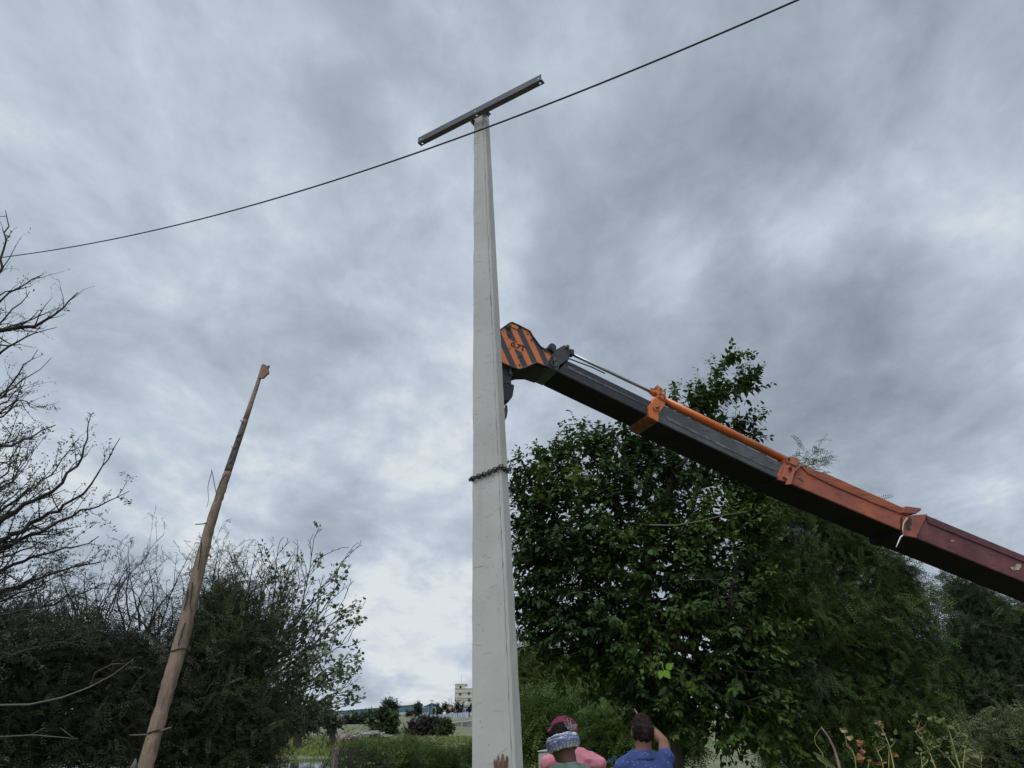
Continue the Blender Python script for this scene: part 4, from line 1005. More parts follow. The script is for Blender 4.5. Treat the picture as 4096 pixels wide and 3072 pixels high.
    tips = [(1257, 2155), (1190, 2230), (1150, 2290), (1110, 2195), (1060, 2260), (1285, 2230), (1300, 2330), (1368, 2250), (1378, 2290), (1375, 2390), (1330, 2420), (1300, 2545), (1365, 2455), (1270, 2490), (1250, 2620),
            (1390, 2570), (1385, 2650), (1360, 2700), (1360, 2765), (1290, 2740), (1200, 2780), (1230, 2690), (1150, 2560), (1180, 2420), (1120, 2400), (1090, 2320), (1320, 2800), (1220, 2850)]
    tips += [(rg.uniform(1120, 1390), rg.uniform(2260, 2820)) for _ in range(22)]
    src = [(1050, 2680), (1040, 2740), (1030, 2800), (1020, 2880)]
    for i, (x, y) in enumerate(tips):
        s = src[0] if y < 2430 else src[1] if y < 2600 else src[2] if y < 2740 else src[3]
        a = np.array(P(*s, Y)); b = np.array(P(x, y, Y+rg.uniform(-.7, .7))); L = np.linalg.norm(b-a); m = int(L/.08)
        bow = rg.normal(0, .04*L, 3); bow[2] -= .05*L; prev = a; r0 = .006+.0055*L*rg.uniform(.7, 1.2)
        for q in range(1, m+1):
            f = q/m; p = a*(1-f)+b*f+bow*math.sin(f*math.pi)+rg.normal(0, .007, 3); E.append((prev, p, r0*(1.02-.8*(f-1/m)), r0*(1.02-.8*f)))
            d = unit((p-prev)[None])[0]
            if f > .25 and rg.random() < .75:
                # forked, upward-pointing twigs with stubby ends
                s1 = unit(np.cross(d, rg.normal(0, 1, 3))[None])[0]; dd = d*.8+s1*.65+np.array([.1, 0, .3]); dd /= np.linalg.norm(dd); ln = rg.uniform(.10, .32); pv = p
                for j in range(4):
                    nx = pv+dd*ln/4+rg.normal(0, .005, 3); E.append((pv, nx, .0048-.0006*j, .0042-.0006*j)); pv = nx
                    if j > 0 and rg.random() < .6:
                        s2 = unit(np.cross(dd, rg.normal(0, 1, 3))[None])[0]; e2 = pv+(dd*.8+s2*.5)*rg.uniform(.04, .10); E.append((pv, e2, .0034, .0028)); lf.append((e2, dd+s2))
                lf.append((pv, dd))
            prev = p
        lf.append((prev, d))
    t = Tris(); t.add(*edges_to_tris([e[0] for e in E], [e[1] for e in E], [e[2] for e in E], [e[3] for e in E], 5)); t.build('trunk', bark, root, smooth=True)
    n = len(lf); lp = np.array([q for q, d in lf]); ld_ = unit(np.array([d for q, d in lf]))
    # leaves cling to some twigs only, more of them low down and inside
    sx = lp[:, 0]; keep = rg.random(n) < np.clip(.34+.5*(2.7-lp[:, 2])/1.5, .2, .9)
    k = np.repeat(np.where(keep)[0], 8); pos = lp[k]+rg.normal(0, .028, (len(k), 3)); ax = ld_[k]*.5+rg.normal(0, .6, (len(k), 3)); ax[:, 2] -= .2
    RV = LEAF_V*np.array([1.25, 1, .6])
    t = Tris(); t.add(*place(RV, LEAF_F, pos, ax, rg.normal(0, .5, (len(k), 3))+np.array([0, -.3, 1]), .026+.034*rg.random(len(k))))
    t.build('leaves', M('grey_green_round_leaf', (.075, .105, .055), .6, island=(.10, .13, .06), transl=.25), root)
    pm = M('papery_pod', (.14, .12, .085), .85, (.075, .085, .05), 12, .4, .7, bump=.3)
    for x, y, s in ((1135, 2535, 1.), (1050, 2385, 1.3), (1160, 2505, .9), (1215, 2480, .9), (1255, 2590, 1.4), (1250, 2640, 1.1), (1225, 2530, 1.1), (1140, 2610, 1.3), (1175, 2690, 1.0), (1170, 2765, 1.1), (1142, 2790, 1.0), (1080, 2640, 1.3), (1130, 2400, .9), (1300, 2700, 1.1), (1060, 2740, 1.2), (1030, 2530, 1.3)):
        c = P(x, y, Y+rg.uniform(-.3, .2)); a = rg.uniform(0, 3)
        MB().ball(c, .024*s, .017*s, .040*s, 10, 7, Matrix.Rotation(rg.uniform(-.5, .5), 3, 'Y')).build('pod', pm, root, smooth=True)
    # thin dry shrub with hair-fine dark branches
    rg = np.random.default_rng(71); Y = 13.; base = P(1345, 3120, Y); base.z = float(gz(base.x, base.y))-.05
    root = thing('dry_shrub', base, 'thin dry shrub with fine dark branches sweeping right, beside a stump', 'shrub')
    E = []; lf = []
    for i in range(26):
        a = rg.uniform(-.9, .55); d = np.array([.2+.4*math.sin(a), rg.normal(0, .3), 1.1]); zig(rg, np.array(base)+rg.normal(0, .05, 3)*[1, 1, 0]+np.array([rg.uniform(-.25, .2), 0, rg.uniform(0, .9)]), d, rg.uniform(.7, 1.35), .009, 2, E, lf, (.25, 0, .15), .1)
    t = Tris(); t.add(*edges_to_tris([e[0] for e in E], [e[1] for e in E], [max(e[2], .003) for e in E], [max(e[3], .002) for e in E], 4)); t.build('branches', M('dry_dark_branch', (.038, .030, .026), .95), root)
    k = rg.choice(len(lf), 160); t = Tris(); t.add(*place(LEAF_V, LEAF_F, np.array([lf[i][0] for i in k]), rg.normal(0, 1, (160, 3)), rg.normal(0, 1, (160, 3)), .04+.04*rg.random(160))); t.build('leaves', M('yellowing_leaf', (.10, .14, .03), .7, island=(.05, .08, .02), transl=.25), root)
left_trees()

# ------------------------------------------------------------------ far side of the field
def build_far():
    H = lambda p: float(gz(p.x, p.y))
    blue = M('blue_sheet_cladding', (.030, .155, .235), .5, (.022, .115, .18), .25, .35, .7)
    roof = M('cream_sheet_roof', (.52, .50, .44), .6, (.42, .41, .37), .2)
    white = M('white_plinth', (.55, .55, .54), .9, (.42, .42, .41), .3)
    darkm = M('dark_opening', (.02, .02, .022), .8)
    greys = M('grey_trim', (.36, .38, .40), .6)
    def warehouse(label, gl, gr, apex, far, far_Y, Y, seed, seams, door, canopy):
        """long shed: near gable between eaves gl and gr with its apex, far end of the long wall at photo x far"""
        A = P(*gl, Y); B = P(*gr, Y+1.); T = P(*apex, Y+.5); F = P(far, gl[1], far_Y); F.z = A.z
        d = F-A; zb = H(A)-1.0
        dn = lambda p: Vector((p.x, p.y, zb))
        root = thing('warehouse', Vector((A.x, A.y, zb)), label, 'warehouse', 'blue warehouses')
        mb = MB()
        mb.add([dn(A), dn(B), B, T, A, dn(A)+d, dn(B)+d, B+d, T+d, A+d], [(0, 1, 2, 3, 4), (9, 8, 7, 6, 5), (0, 4, 9, 5), (1, 6, 7, 2), (0, 5, 6, 1)])
        mb.build('wall', blue, root)
        o = Vector((0, 0, .12)); ov = -d.normalized()*.5; w = (A-B).normalized()*.35
        r = MB(); r.add([A+ov+w, T+ov+o, B+ov-w, A+d+w, T+d+o, B+d-w], [(0, 1, 4, 3), (1, 2, 5, 4)]); r.add([A+ov+w+o*2, T+ov+o*3, B+ov-w+o*2, A+d+w+o*2, T+d+o*3, B+d-w+o*2], [(0, 3, 4, 1), (1, 4, 5, 2)])
        r.build('roof', roof, root)
        n = Vector((d.y, -d.x, 0)).normalized(); n = n if n.dot(-A) > 0 else -n
        pl_ = MB(); q = [dn(A)+n*.3, dn(A)+d+n*.3]; pl_.prism([q[0], q[1], q[1]+Vector((0, 0, 2.)), q[0]+Vector((0, 0, 2.))], -n*.25); pl_.build('plinth', white, root)
        for f in seams:
            c = A+d*f; s = MB(); s.box(Vector((c.x, c.y, (A.z+zb)/2))+n*.1, d.normalized()*.25, n*.12, Vector((0, 0, (A.z-zb)/2))); s.build('downpipe', greys, root)
        g = (B-A); gn = -d.normalized(); e = g.normalized()
        def onend(f0, f1, z0, z1, t): return [A+g*f0+gn*t+Vector((0, 0, z0)), A+g*f1+gn*t+Vector((0, 0, z0)), A+g*f1+gn*t+Vector((0, 0, z1)), A+g*f0+gn*t+Vector((0, 0, z1))]
        MB().prism(onend(door[0], door[1], zb-A.z+1, door[2], .12), -gn*.06).build('door', darkm, root)
        c = MB(); c.prism(onend(canopy[0], canopy[1], canopy[2], canopy[2]+.3, .1), gn*2.2+e*.0); c.build('canopy', greys, root)
        for f in (.0, 1.):
            s = MB(); c = A+g*f+gn*.12; s.box(Vector((c.x, c.y, (A.z+zb)/2)), e*.16, gn*.1, Vector((0, 0, (A.z-zb)/2))); s.build('corner_trim', greys, root)
    warehouse('long blue warehouse with a cream roof, the left and larger of the two', (1655, 2821), (1690, 2822), (1675, 2811), 1315, 590, 380, 1, (.12, .24, .36, .5, .62, .76), (.78, 1.0, -1.6), (.7, 1.9, -1.0))
    warehouse('short blue warehouse with a cream roof, the right-hand one beside the white building', (1714, 2822), (1741, 2823), (1727, 2814.5), 1691, 415, 376, 2, (.35,), (.62, .98, -1.6), (.6, 1.3, -1.0))
    # ---- tall cream building
    Y = 360.; m = mpp(1850, 2790, Y); A = P(1819, 2845, Y); zb = H(A)-1.2
    root = thing('office_building', Vector((A.x, Y, zb)), 'cream four-storey building with a stair tower, partly hidden by the pole', 'building')
    cream = M('cream_render', (.52, .49, .41), .9, (.44, .415, .35), .25, .4, .7)
    Zy = lambda y: P(1850, y, Y).z
    Xx = lambda x, y=2790: P(x, y, Y).x
    x0, xt, x1 = Xx(1819), Xx(1866), Xx(1965); dep = 14
    mb = MB(); mb.abox(x0, x1, Y, Y+dep, zb, Zy(2755)); mb.build('wall', cream, root)
    tw = MB(); zt0, zt1 = Zy(2755)+.002, Zy(2738)
    wx0, wx1 = Xx(1835), Xx(1845); wz0, wz1 = Zy(2754), Zy(2744); rx0, rx1 = Xx(1859), Xx(1865)
    tw.abox(x0, wx0, Y, Y+.4, zt0, zt1).abox(wx1, rx0, Y, Y+.4, zt0, zt1).abox(rx1, xt, Y, Y+.4, zt0, zt1).abox(wx0, wx1, Y, Y+.4, wz1, zt1).abox(rx0, rx1, Y, Y+.4, wz1, zt1)
    tw.abox(x0, xt, Y+6.6, Y+7, zt0, zt0+(zt1-zt0)*.2).abox(x0, x0+.4, Y+.401, Y+6.6, zt0, zt1).abox(x0, xt, Y+.401, Y+7, zt1-.6, zt1-.2)
    tw.build('tower', cream, root)
    ledge = M('ledge_grey', (.33, .31, .27), .9)
    for y in (2754.5, 2771, 2791.5, 2800.5):
        MB().abox(x0-.08, x1, Y-.12, Y-.002, Zy(y)-.12, Zy(y)+.12).build('ledge', ledge, root)
    MB().abox(x0-.1, xt+.1, Y-.15, Y+7.1, zt1+.002, zt1+.3).build('parapet', cream, root)
    wm = M('window_brown', (.11, .09, .08), .6); gm = M('window_glass', (.05, .055, .06), .2)
    for xa, xb, ya, yb in ((1835, 1845, 2781, 2770), (1870, 1880, 2778.5, 2768), (1871, 1881, 2805, 2794), (1906, 1916, 2778, 2768), (1906, 1916, 2805, 2794)):
        fx = MB(); fx.abox(Xx(xa), Xx(xb), Y-.1, Y+.05, Zy(ya), Zy(yb)); w = fx.build('window', wm, root)
        mid = (Xx(xa)+Xx(xb))/2
        MB().abox(mid+.05, Xx(xb)-.12, Y-.14, Y-.101, Zy(ya)+.12, Zy(yb)-.12).abox(Xx(xa)+.12, mid-.05, Y-.14, Y-.101, Zy(ya)+.12, Zy(yb)-.12).build('pane', gm, w)
    MB().abox(Xx(1837), Xx(1851), Y-.1, Y-.003, Zy(2801.5), Zy(2797)).build('sign_board', M('faded_red_sign', (.33, .22, .18), .8, (.45, .38, .32), 3, .4, .6), root)
    MB().abox(x0-.05, x1, Y-.6, Y-.2, zb, Zy(2816)).build('ground_floor_sheeting', M('white_sheeting', (.62, .63, .64), .7, (.54, .55, .57), .4), root)
    MB().tube([(Xx(1842), Y+3, zt1), (Xx(1842), Y+3, Zy(2697))], .07, 6).build('lightning_rod', greys, root)
    b = MB().tube([(Xx(1840), Y+2.5, zt0+.1), (Xx(1840), Y+2.5, zt0+1.2), (Xx(1840), Y+2.5, zt0+1.35)], [.55, .55, .3], 14); b.build('water_tank', darkm, root, smooth=False)
    # ---- small pink block with a sign, mast behind
    Y = 350.; A = P(1785, 2846, Y); Zy = lambda y: P(1797, y, Y).z; Xx = lambda x: P(x, 2830, Y).x; zb = H(A)-1
    root = thing('pump_house', Vector((A.x, Y, zb)), 'small pale pink block building with a red sign, left of the cream building', 'building')
    MB().abox(Xx(1785), Xx(1808), Y, Y+3, zb, Zy(2820)).build('wall', M('pale_pink_render', (.55, .43, .38), .9), root)
    MB().abox(Xx(1784), Xx(1810), Y-.3, Y+3.3, Zy(2820)+.002, Zy(2817.5)).build('roof', M('pink_roof_slab', (.5, .40, .36), .9), root)
    MB().abox(Xx(1795), Xx(1808), Y-.12, Y-.003, Zy(2828), Zy(2823)).build('sign_board', M('red_brown_sign', (.26, .10, .08), .7, (.55, .42, .38), 2.2, .45, .6), root)
    MB().abox(Xx(1786), Xx(1808), Y-.1, Y-.003, Zy(2838), Zy(2834)).build('window_band', M('pink_shadow_band', (.40, .28, .25), .9), root)
    Y = 420.; root = thing('lattice_mast', P(1801, 2850, Y), 'thin grey lattice mast standing behind the small pink block', 'mast')
    mb = MB(); c0, c1 = P(1801, 2850, Y), P(1801, 2793, Y)
    for sx in (-.8, .8):
        for sy in (-.8, .8): mb.tube([c0+Vector((sx, sy, 0)), c1+Vector((sx*.9, sy*.9, 0))], .10, 4)
    mb.build('legs', greys, root)
    mb = MB(); n = 9
    for i in range(n):
        a, b = c0.lerp(c1, i/n), c0.lerp(c1, (i+1)/n); mb.tube([a+Vector((-.8, -.8, 0)), b+Vector((.8, -.8, 0))], .06, 4); mb.tube([a+Vector((.8, -.8, 0)), b+Vector((-.8, -.8, 0))], .06, 4)
    mb.build('bracing', greys, root)
    # ---- power pole on the skyline
    Y = 330.; b = P(1728, 2862, Y); t = P(1728, 2799, Y); root = thing('power_pole', b, 'distant thin power pole with two cross-arms in front of the right warehouse', 'utility pole')
    pm = M('grey_pole', (.25, .25, .25), .9)
    MB().tube([b, t], .14, 6).build('shaft', pm, root)
    for y, w in ((2804, 1.15), (2801.5, .7)):
        c = P(1728, y, Y); MB().box(c, (w, 0, 0), (0, .08, 0), (0, 0, .08)).build('cross_arm', pm, root)
    # ---- sheet-metal fence
    sheet = M('white_blue_sheet', (.40, .46, .55), .6, (.30, .36, .46), .6, .4, .65); post = M('fence_post', (.10, .11, .13), .7)
    pts = [(1405, 2887, 330, 12), (1490, 2880, 322, 12), (1600, 2868, 312, 13), (1660, 2866, 305, 13), (1746, 2859, 298, 14), (1873, 2848.5, 286, 17)]
    q = [P(x, y, Y) for x, y, Y, h in pts]; bot = [P(x, y+h+5, Y) for x, y, Y, h in pts]
    root = thing('metal_fence', bot[0], 'long bluish-white sheet metal fence running below the warehouses', 'fence')
    mb = MB(); d = Vector((0, .1, 0))
    for i in range(len(q)-1): mb.prism([bot[i], bot[i+1], q[i+1], q[i]], d)
    mb.build('panel', sheet, root)
    for i in range(len(q)-1):
        L = (q[i+1]-q[i]).length; m = max(2, int(L/2.6))
        for j in range(m):
            a, b = q[i].lerp(q[i+1], j/m), bot[i].lerp(bot[i+1], j/m)
            MB().box((a+b)/2+Vector((0, -.07, .05)), (.07, 0, 0), (0, .06, 0), (0, 0, (a.z-b.z)/2)).build('post', post, root)
    # ---- granite fence posts in rows
    gm = M('pale_granite', (.40, .38, .35), .95, (.28, .27, .25), 3)
    def stone(x, yt, yb, Y, label, group, src=[None]):
        c = P(x, yb, Y); h = P(x, yt, Y).z-c.z
        mb = MB(); mb.prism([c+Vector((-.13, -.1, -.4)), c+Vector((.13, -.1, -.4)), c+Vector((.13, .1, -.4)), c+Vector((-.13, .1, -.4))], (random.uniform(-.08, .08), 0, h+.4))
        tag(mb.build('stone_post', gm, bevel=.03, origin=c), label, 'fence post', group)
    for x in (1804, 1813, 1822, 1831, 1841, 1850, 1857, 1873, 1881):
        stone(x, 2859+random.uniform(-1, 2), 2881, 255, 'pale granite fence post in the row above the low grey wall, near the pole', 'granite posts above the low wall')
    for x in (1589, 1595, 1607, 1620, 1632, 1579):
        stone(x, 2879+random.uniform(-2, 3), 2902, 210, 'pale granite fence post left of the dark purplish bush', 'granite posts beside the bush')
    # ---- low block walls
    wl = M('grey_block_wall', (.20, .19, .175), .95, (.11, .105, .10), .8, .4, .65, bump=.3, bs=4); cap = M('pale_coping', (.40, .41, .39), .9)
    for lab, (xa, ya, Ya), (xb, yb, Yb), h in (('low grey block wall with a pale coping, right of the bush and beside the pole', (1800, 2893, 172), (1910, 2882, 165), 17), ('low grey block wall with a pale coping, left of the round tree', (1270, 2917, 185), (1510, 2907, 195), 13)):
        a, b = P(xa, ya, Ya), P(xb, yb, Yb); a2, b2 = P(xa, ya+h, Ya), P(xb, yb+h, Yb)
        for v in (a2, b2): v.z -= .5
        root = thing('block_wall', a2, lab, 'wall')
        MB().prism([a2, b2, b, a], (0, .3, 0)).build('wall', wl, root)
        MB().prism([a+Vector((0, -.05, .003)), b+Vector((0, -.05, .003)), b+Vector((0, -.05, .2)), a+Vector((0, -.05, .2))], (0, .4, 0)).build('coping', cap, root)
        c = a.lerp(b, .45); MB().box(c+Vector((0, -.12, -.5)), (.12, 0, 0), (0, .1, 0), (0, 0, .7)).build('post', gm, root, bevel=.02)
    # ---- far trees
    mk = lambda n, c, c2, isl: M(n, c, .7, c2, .5, .4, .65, island=isl, transl=.2, spec=.25)
    g1 = mk('far_green_leaf', (.035, .062, .018), (.026, .046, .016), (.055, .085, .022)); g2 = mk('far_dark_leaf', (.022, .036, .018), (.018, .028, .016), (.035, .05, .022)); g3 = mk('far_purple_twig', (.036, .030, .030), (.028, .024, .024), (.055, .045, .042))
    def far_tree(name, label, cat, base, Y, L, nt, leaf, lm, seed, per=9, group=None, spread=.9):
        broad_tree(name, label, cat, [(base[0], base[1]+4, Y), (base[0], (base[1]*2+L[0][1])/3, Y)], Y, L, nt, per, leaf, seed, lm=lm, group=group, rtip=.03, hang=.1, spread=spread, shell=.6, tv=NARROW_V*np.array([1.6, 1, 1]), tf=NARROW_F)
    far_tree('round_tree', 'round bushy dark green tree standing in the middle of the field', 'tree', (1538, 2940), 137, [(1540, 2872, 40, 34), (1512, 2895, 36, 28), (1572, 2890, 26, 32), (1530, 2918, 46, 24), (1560, 2922, 32, 18)], 420, .5, g1, 81, 16, spread=.4)
    far_tree('tree', 'leafy tree rising behind the round tree, against the warehouse roof', 'tree', (1558, 2870), 230, [(1556, 2820, 22, 14), (1575, 2835, 12, 18), (1545, 2835, 12, 14)], 130, .6, g2, 82, 12)
    far_tree('dry_bush', 'broad purplish-brown leafless bush left of the pole in the field', 'bush', (1705, 2945), 128, [(1690, 2905, 62, 24), (1650, 2922, 38, 20), (1740, 2900, 38, 24), (1700, 2930, 76, 16), (1715, 2882, 42, 11)], 520, .38, g3, 83, 14, spread=.3)
    far_tree('bush', 'green bush with drooping branches beside the purplish dry bush', 'bush', (1790, 2940), 126, [(1783, 2892, 20, 14), (1798, 2912, 15, 18), (1770, 2922, 26, 14)], 170, .38, g1, 84, 12, spread=.3)
    far_tree('tree', 'dark tree in front of the gable of the larger warehouse', 'tree', (1662, 2866), 300, [(1668, 2832, 12, 12), (1663, 2848, 17, 14), (1640, 2855, 14, 8)], 130, .7, g2, 85, 10)
    far_tree('tree', 'dark tree immediately left of the small pink block', 'tree', (1770, 2858), 320, [(1778, 2830, 9, 10), (1765, 2842, 14, 10), (1758, 2850, 9, 6)], 110, .7, g2, 86, 9)
    far_tree('tree', 'dark forked tree in front of the cream building', 'tree', (1838, 2850), 320, [(1832, 2825, 5, 14), (1846, 2828, 5, 10), (1838, 2840, 12, 10)], 90, .7, g2, 87, 9)
    far_tree('tree', 'small dark tree between the cream building and the pole', 'tree', (1877, 2850), 320, [(1876, 2838, 9, 9), (1888, 2830, 8, 14)], 70, .7, g2, 88, 9)
    far_tree('bush', 'dark bush at the foot of the small pink block', 'bush', (1797, 2854), 325, [(1796, 2846, 12, 7), (1812, 2843, 6, 10)], 60, .6, g2, 89, 9)
    far_tree('tree', 'small dark tree right of the smaller warehouse', 'tree', (1752, 2858), 340, [(1751, 2832, 6, 12), (1750, 2846, 5, 8)], 60, .7, g2, 90, 8)
    far_tree('tree', 'dark tree left of the round tree, hiding the warehouse wall', 'tree', (1470, 2905), 200, [(1475, 2868, 10, 12), (1462, 2885, 20, 14), (1488, 2888, 14, 10)], 160, .7, g2, 91, 11)
    far_tree('tree', 'dark thicket tree at the left end of the blue warehouse', 'tree', (1420, 2900), 190, [(1420, 2884, 26, 12), (1395, 2888, 24, 12), (1440, 2896, 22, 10)], 180, .7, g2, 92, 11)
    far_tree('tree', 'dark thicket tree behind the dry shrub with fine branches', 'tree', (1330, 2935), 90, [(1285, 2845, 32, 26), (1265, 2870, 40, 34), (1325, 2895, 34, 20)], 300, .4, g2, 93, 12, spread=.5)
    far_tree('tree', 'dark thicket tree behind the small half-bare tree', 'tree', (1190, 2960), 75, [(1180, 2860, 70, 45), (1110, 2850, 50, 40), (1230, 2900, 60, 40), (1120, 2910, 70, 40)], 420, .38, g2, 94, 13, spread=.45)
    # ---- stumps, rubble, debris
    c = P(1728, 2980, 62); c.z = float(gz(c.x, c.y)); root = thing('tree_stump', c, 'pale uprooted stump with splayed roots lying in the grass of the field', 'stump')
    sm = M('bleached_stump', (.32, .26, .21), .95, (.2, .16, .13), 4)
    k = mpp(1728, 2960, 62); o = P(1728, 2962, 62)
    for dx, dy, ex, ey, r in ((0, -5, -12, 20, 4), (0, -3, 6, 20, 4), (0, -2, -4, 22, 4), (2, -6, 14, 4, 3), (-2, -6, -14, -12, 3), (2, -8, 16, -16, 3), (0, -8, -4, -14, 3)):
        a, b = o+Vector((dx*k, 0, -dy*k)), o+Vector((ex*k, random.uniform(-.2, .2), -ey*k)); MB().tube([a, a.lerp(b, .5)+Vector((0, 0, .05)), b], [r*k, r*k*.8, r*k*.4], 7).build('root', sm, root, smooth=True)
    rng = np.random.default_rng(9); mb = MB()
    def stones(cx, cy, Y, rx, ry, n, s, name, label, m, seed):
        rg = np.random.default_rng(seed); mb = MB(); c = P(cx, cy+ry, Y); k = mpp(cx, cy, Y)
        for i in range(n):
            a = rg.normal(0, .5); p = c+Vector((a*rx*k, rg.normal(0, .6), max(0, (1-a*a))*rg.random()*ry*1.6*k)); q = s*rg.uniform(.4, 1.2)
            R = Matrix.Rotation(rg.uniform(0, 3), 3, 'Z') @ Matrix.Rotation(rg.uniform(-.6, .6), 3, 'X')
            mb.box(p, R @ Vector((q, 0, 0)), R @ Vector((0, q*.7, 0)), R @ Vector((0, 0, q*.35)))
        o = mb.build(name, m, origin=c); tag(o, label, 'rubble', kind='stuff')
    stones(1492, 2938, 118, 48, 9, 70, .55, 'rubble_heap', 'heap of broken grey stone slabs beside the round tree', M('grey_slab', (.30, .28, .26), .95, (.17, .16, .15), 2), 1)
    stones(1385, 2950, 100, 55, 6, 60, .4, 'rubble_heap', 'low spread of reddish rubble behind the dry shrub', M('reddish_rubble', (.28, .20, .17), .95, (.16, .13, .12), 2), 2)
    stones(1855, 2985, 66, 22, 4, 26, .3, 'rubble_heap', 'small heap of reddish earth and stones beside the pond at the pole', M('red_earth_stone', (.25, .15, .10), .95, (.17, .13, .09), 2), 3)
    # wooden stump post near the dry shrub
    c = P(1332, 3100, 11.5); c.z = float(gz(c.x, c.y))-.1; t = P(1342, 2996, 11.5)
    wd = M('weathered_post_wood', (.16, .135, .12), .95, (.075, .062, .055), 9, .4, .65, bump=.6, bs=25, stretch=(4, 4, .6))
    root = thing('post_stump', c, 'short weathered grey wooden post with a split top, below the dry shrub', 'post')
    b = MB(); n = 10; ring0 = []
    pts = [c.lerp(t, q) for q in (0, .35, .7, .9, 1.)]; b.tube(pts, [.055, .052, .045, .040, .034], 9)
    b.v = [tuple(Vector(v)+Vector(rng.normal(0, .005, 3))) for v in b.v]; b.build('stem', wd, root)
    MB().tube([c.lerp(t, .95)+Vector((.035, 0, 0)), t+Vector((.03, 0, .05))], [.02, .008], 6).build('splinter', wd, root)
    # boulder at the bottom left
    c = P(532, 3085, 5.0); b = MB().ball((c.x, c.y, 0), .07, .09, c.z+.075, 14, 12); b.v = [tuple(Vector(v)+Vector(rng.normal(0, .003, 3))) for v in b.v]
    tag(b.build('cut_stub', M('grey_dead_wood', (.10, .09, .08), .95, (.06, .055, .05), 12, bump=.4), smooth=True, origin=(c.x, c.y, 0)), 'rounded grey dead stub beside the foot of the leaning trunk', 'stub')
    # concrete block behind the pink shirt
    a = P(2153, 3008, 9.5); b = P(2230, 3004, 9.3); w = MB(); 
    root = thing('concrete_block', Vector((a.x, a.y, 0)), 'weathered concrete block with flaking render, left of the man in pink', 'concrete block')
    w.prism([Vector((a.x, a.y, -.1)), Vector((b.x, b.y, -.1)), b, a], (.1, .5, 0)); w.build('body', M('weathered_concrete', (.42, .41, .37), .95, (.20, .15, .11), 5, .45, .62, bump=.4), root, bevel=.012)
    w = MB(); w.prism([a+Vector((-.01, -.01, .002)), b+Vector((.01, -.01, .002)), b+Vector((.01, -.01, .012)), a+Vector((-.01, -.01, .012))], (.1, .52, 0)); w.build('cap', M('pale_mortar', (.5, .5, .47), .95), root)
    # pale earth bank with scraps behind the men
    c = P(2480, 3075, 10.5); b = MB(); nx, ny = 26, 8
    for j in range(ny):
        for i in range(nx):
            u, v = i/(nx-1), j/(ny-1); hh = (1.18+.06*math.sin(i*.9)+.05*math.sin(j*1.7+i*.4))*min(1, v*3, (1-v)*3)
            b.v.append((c.x-1.3+2.4*u, c.y-.6+1.6*v, hh*min(1, u*6, (1-u)*6)))
    b.f = [(j*nx+i, j*nx+i+1, (j+1)*nx+i+1, (j+1)*nx+i) for j in range(ny-1) for i in range(nx-1)]
    tag(b.build('earth_bank', M('sandy_earth', (.26, .23, .17), .95, (.13, .12, .07), 3, .4, .62, bump=.5), smooth=True, origin=(c.x, c.y, 0)), kind='structure')
    bl = M('blue_plastic', (.04, .12, .34), .4, (.3, .34, .42), 9)
    rg = np.random.default_rng(3)
    for i in range(7):
        p = P(2400+rg.uniform(-15, 75), 3046+rg.uniform(-6, 8), 10.2); q = MB(); s = .035
        R = Matrix.Rotation(rg.uniform(0, 3), 3, 'X') @ Matrix.Rotation(rg.uniform(0, 3), 3, 'Y')
        vs = [p+R @ Vector((x*s*rg.uniform(.6, 1.4), y*s*rg.uniform(.5, 1.2), rg.uniform(-.01, .01))) for x, y in ((-1, -1), (0, -1.2), (1, -.8), (1.2, .4), (.2, 1), (-1, .7))]
        q.prism(vs, R @ Vector((0, 0, .004))); tag(q.build('plastic_scrap', bl, origin=p), 'crumpled blue plastic scrap on the pale earth bank between the two men', 'litter', 'blue scraps on the earth bank')
build_far()

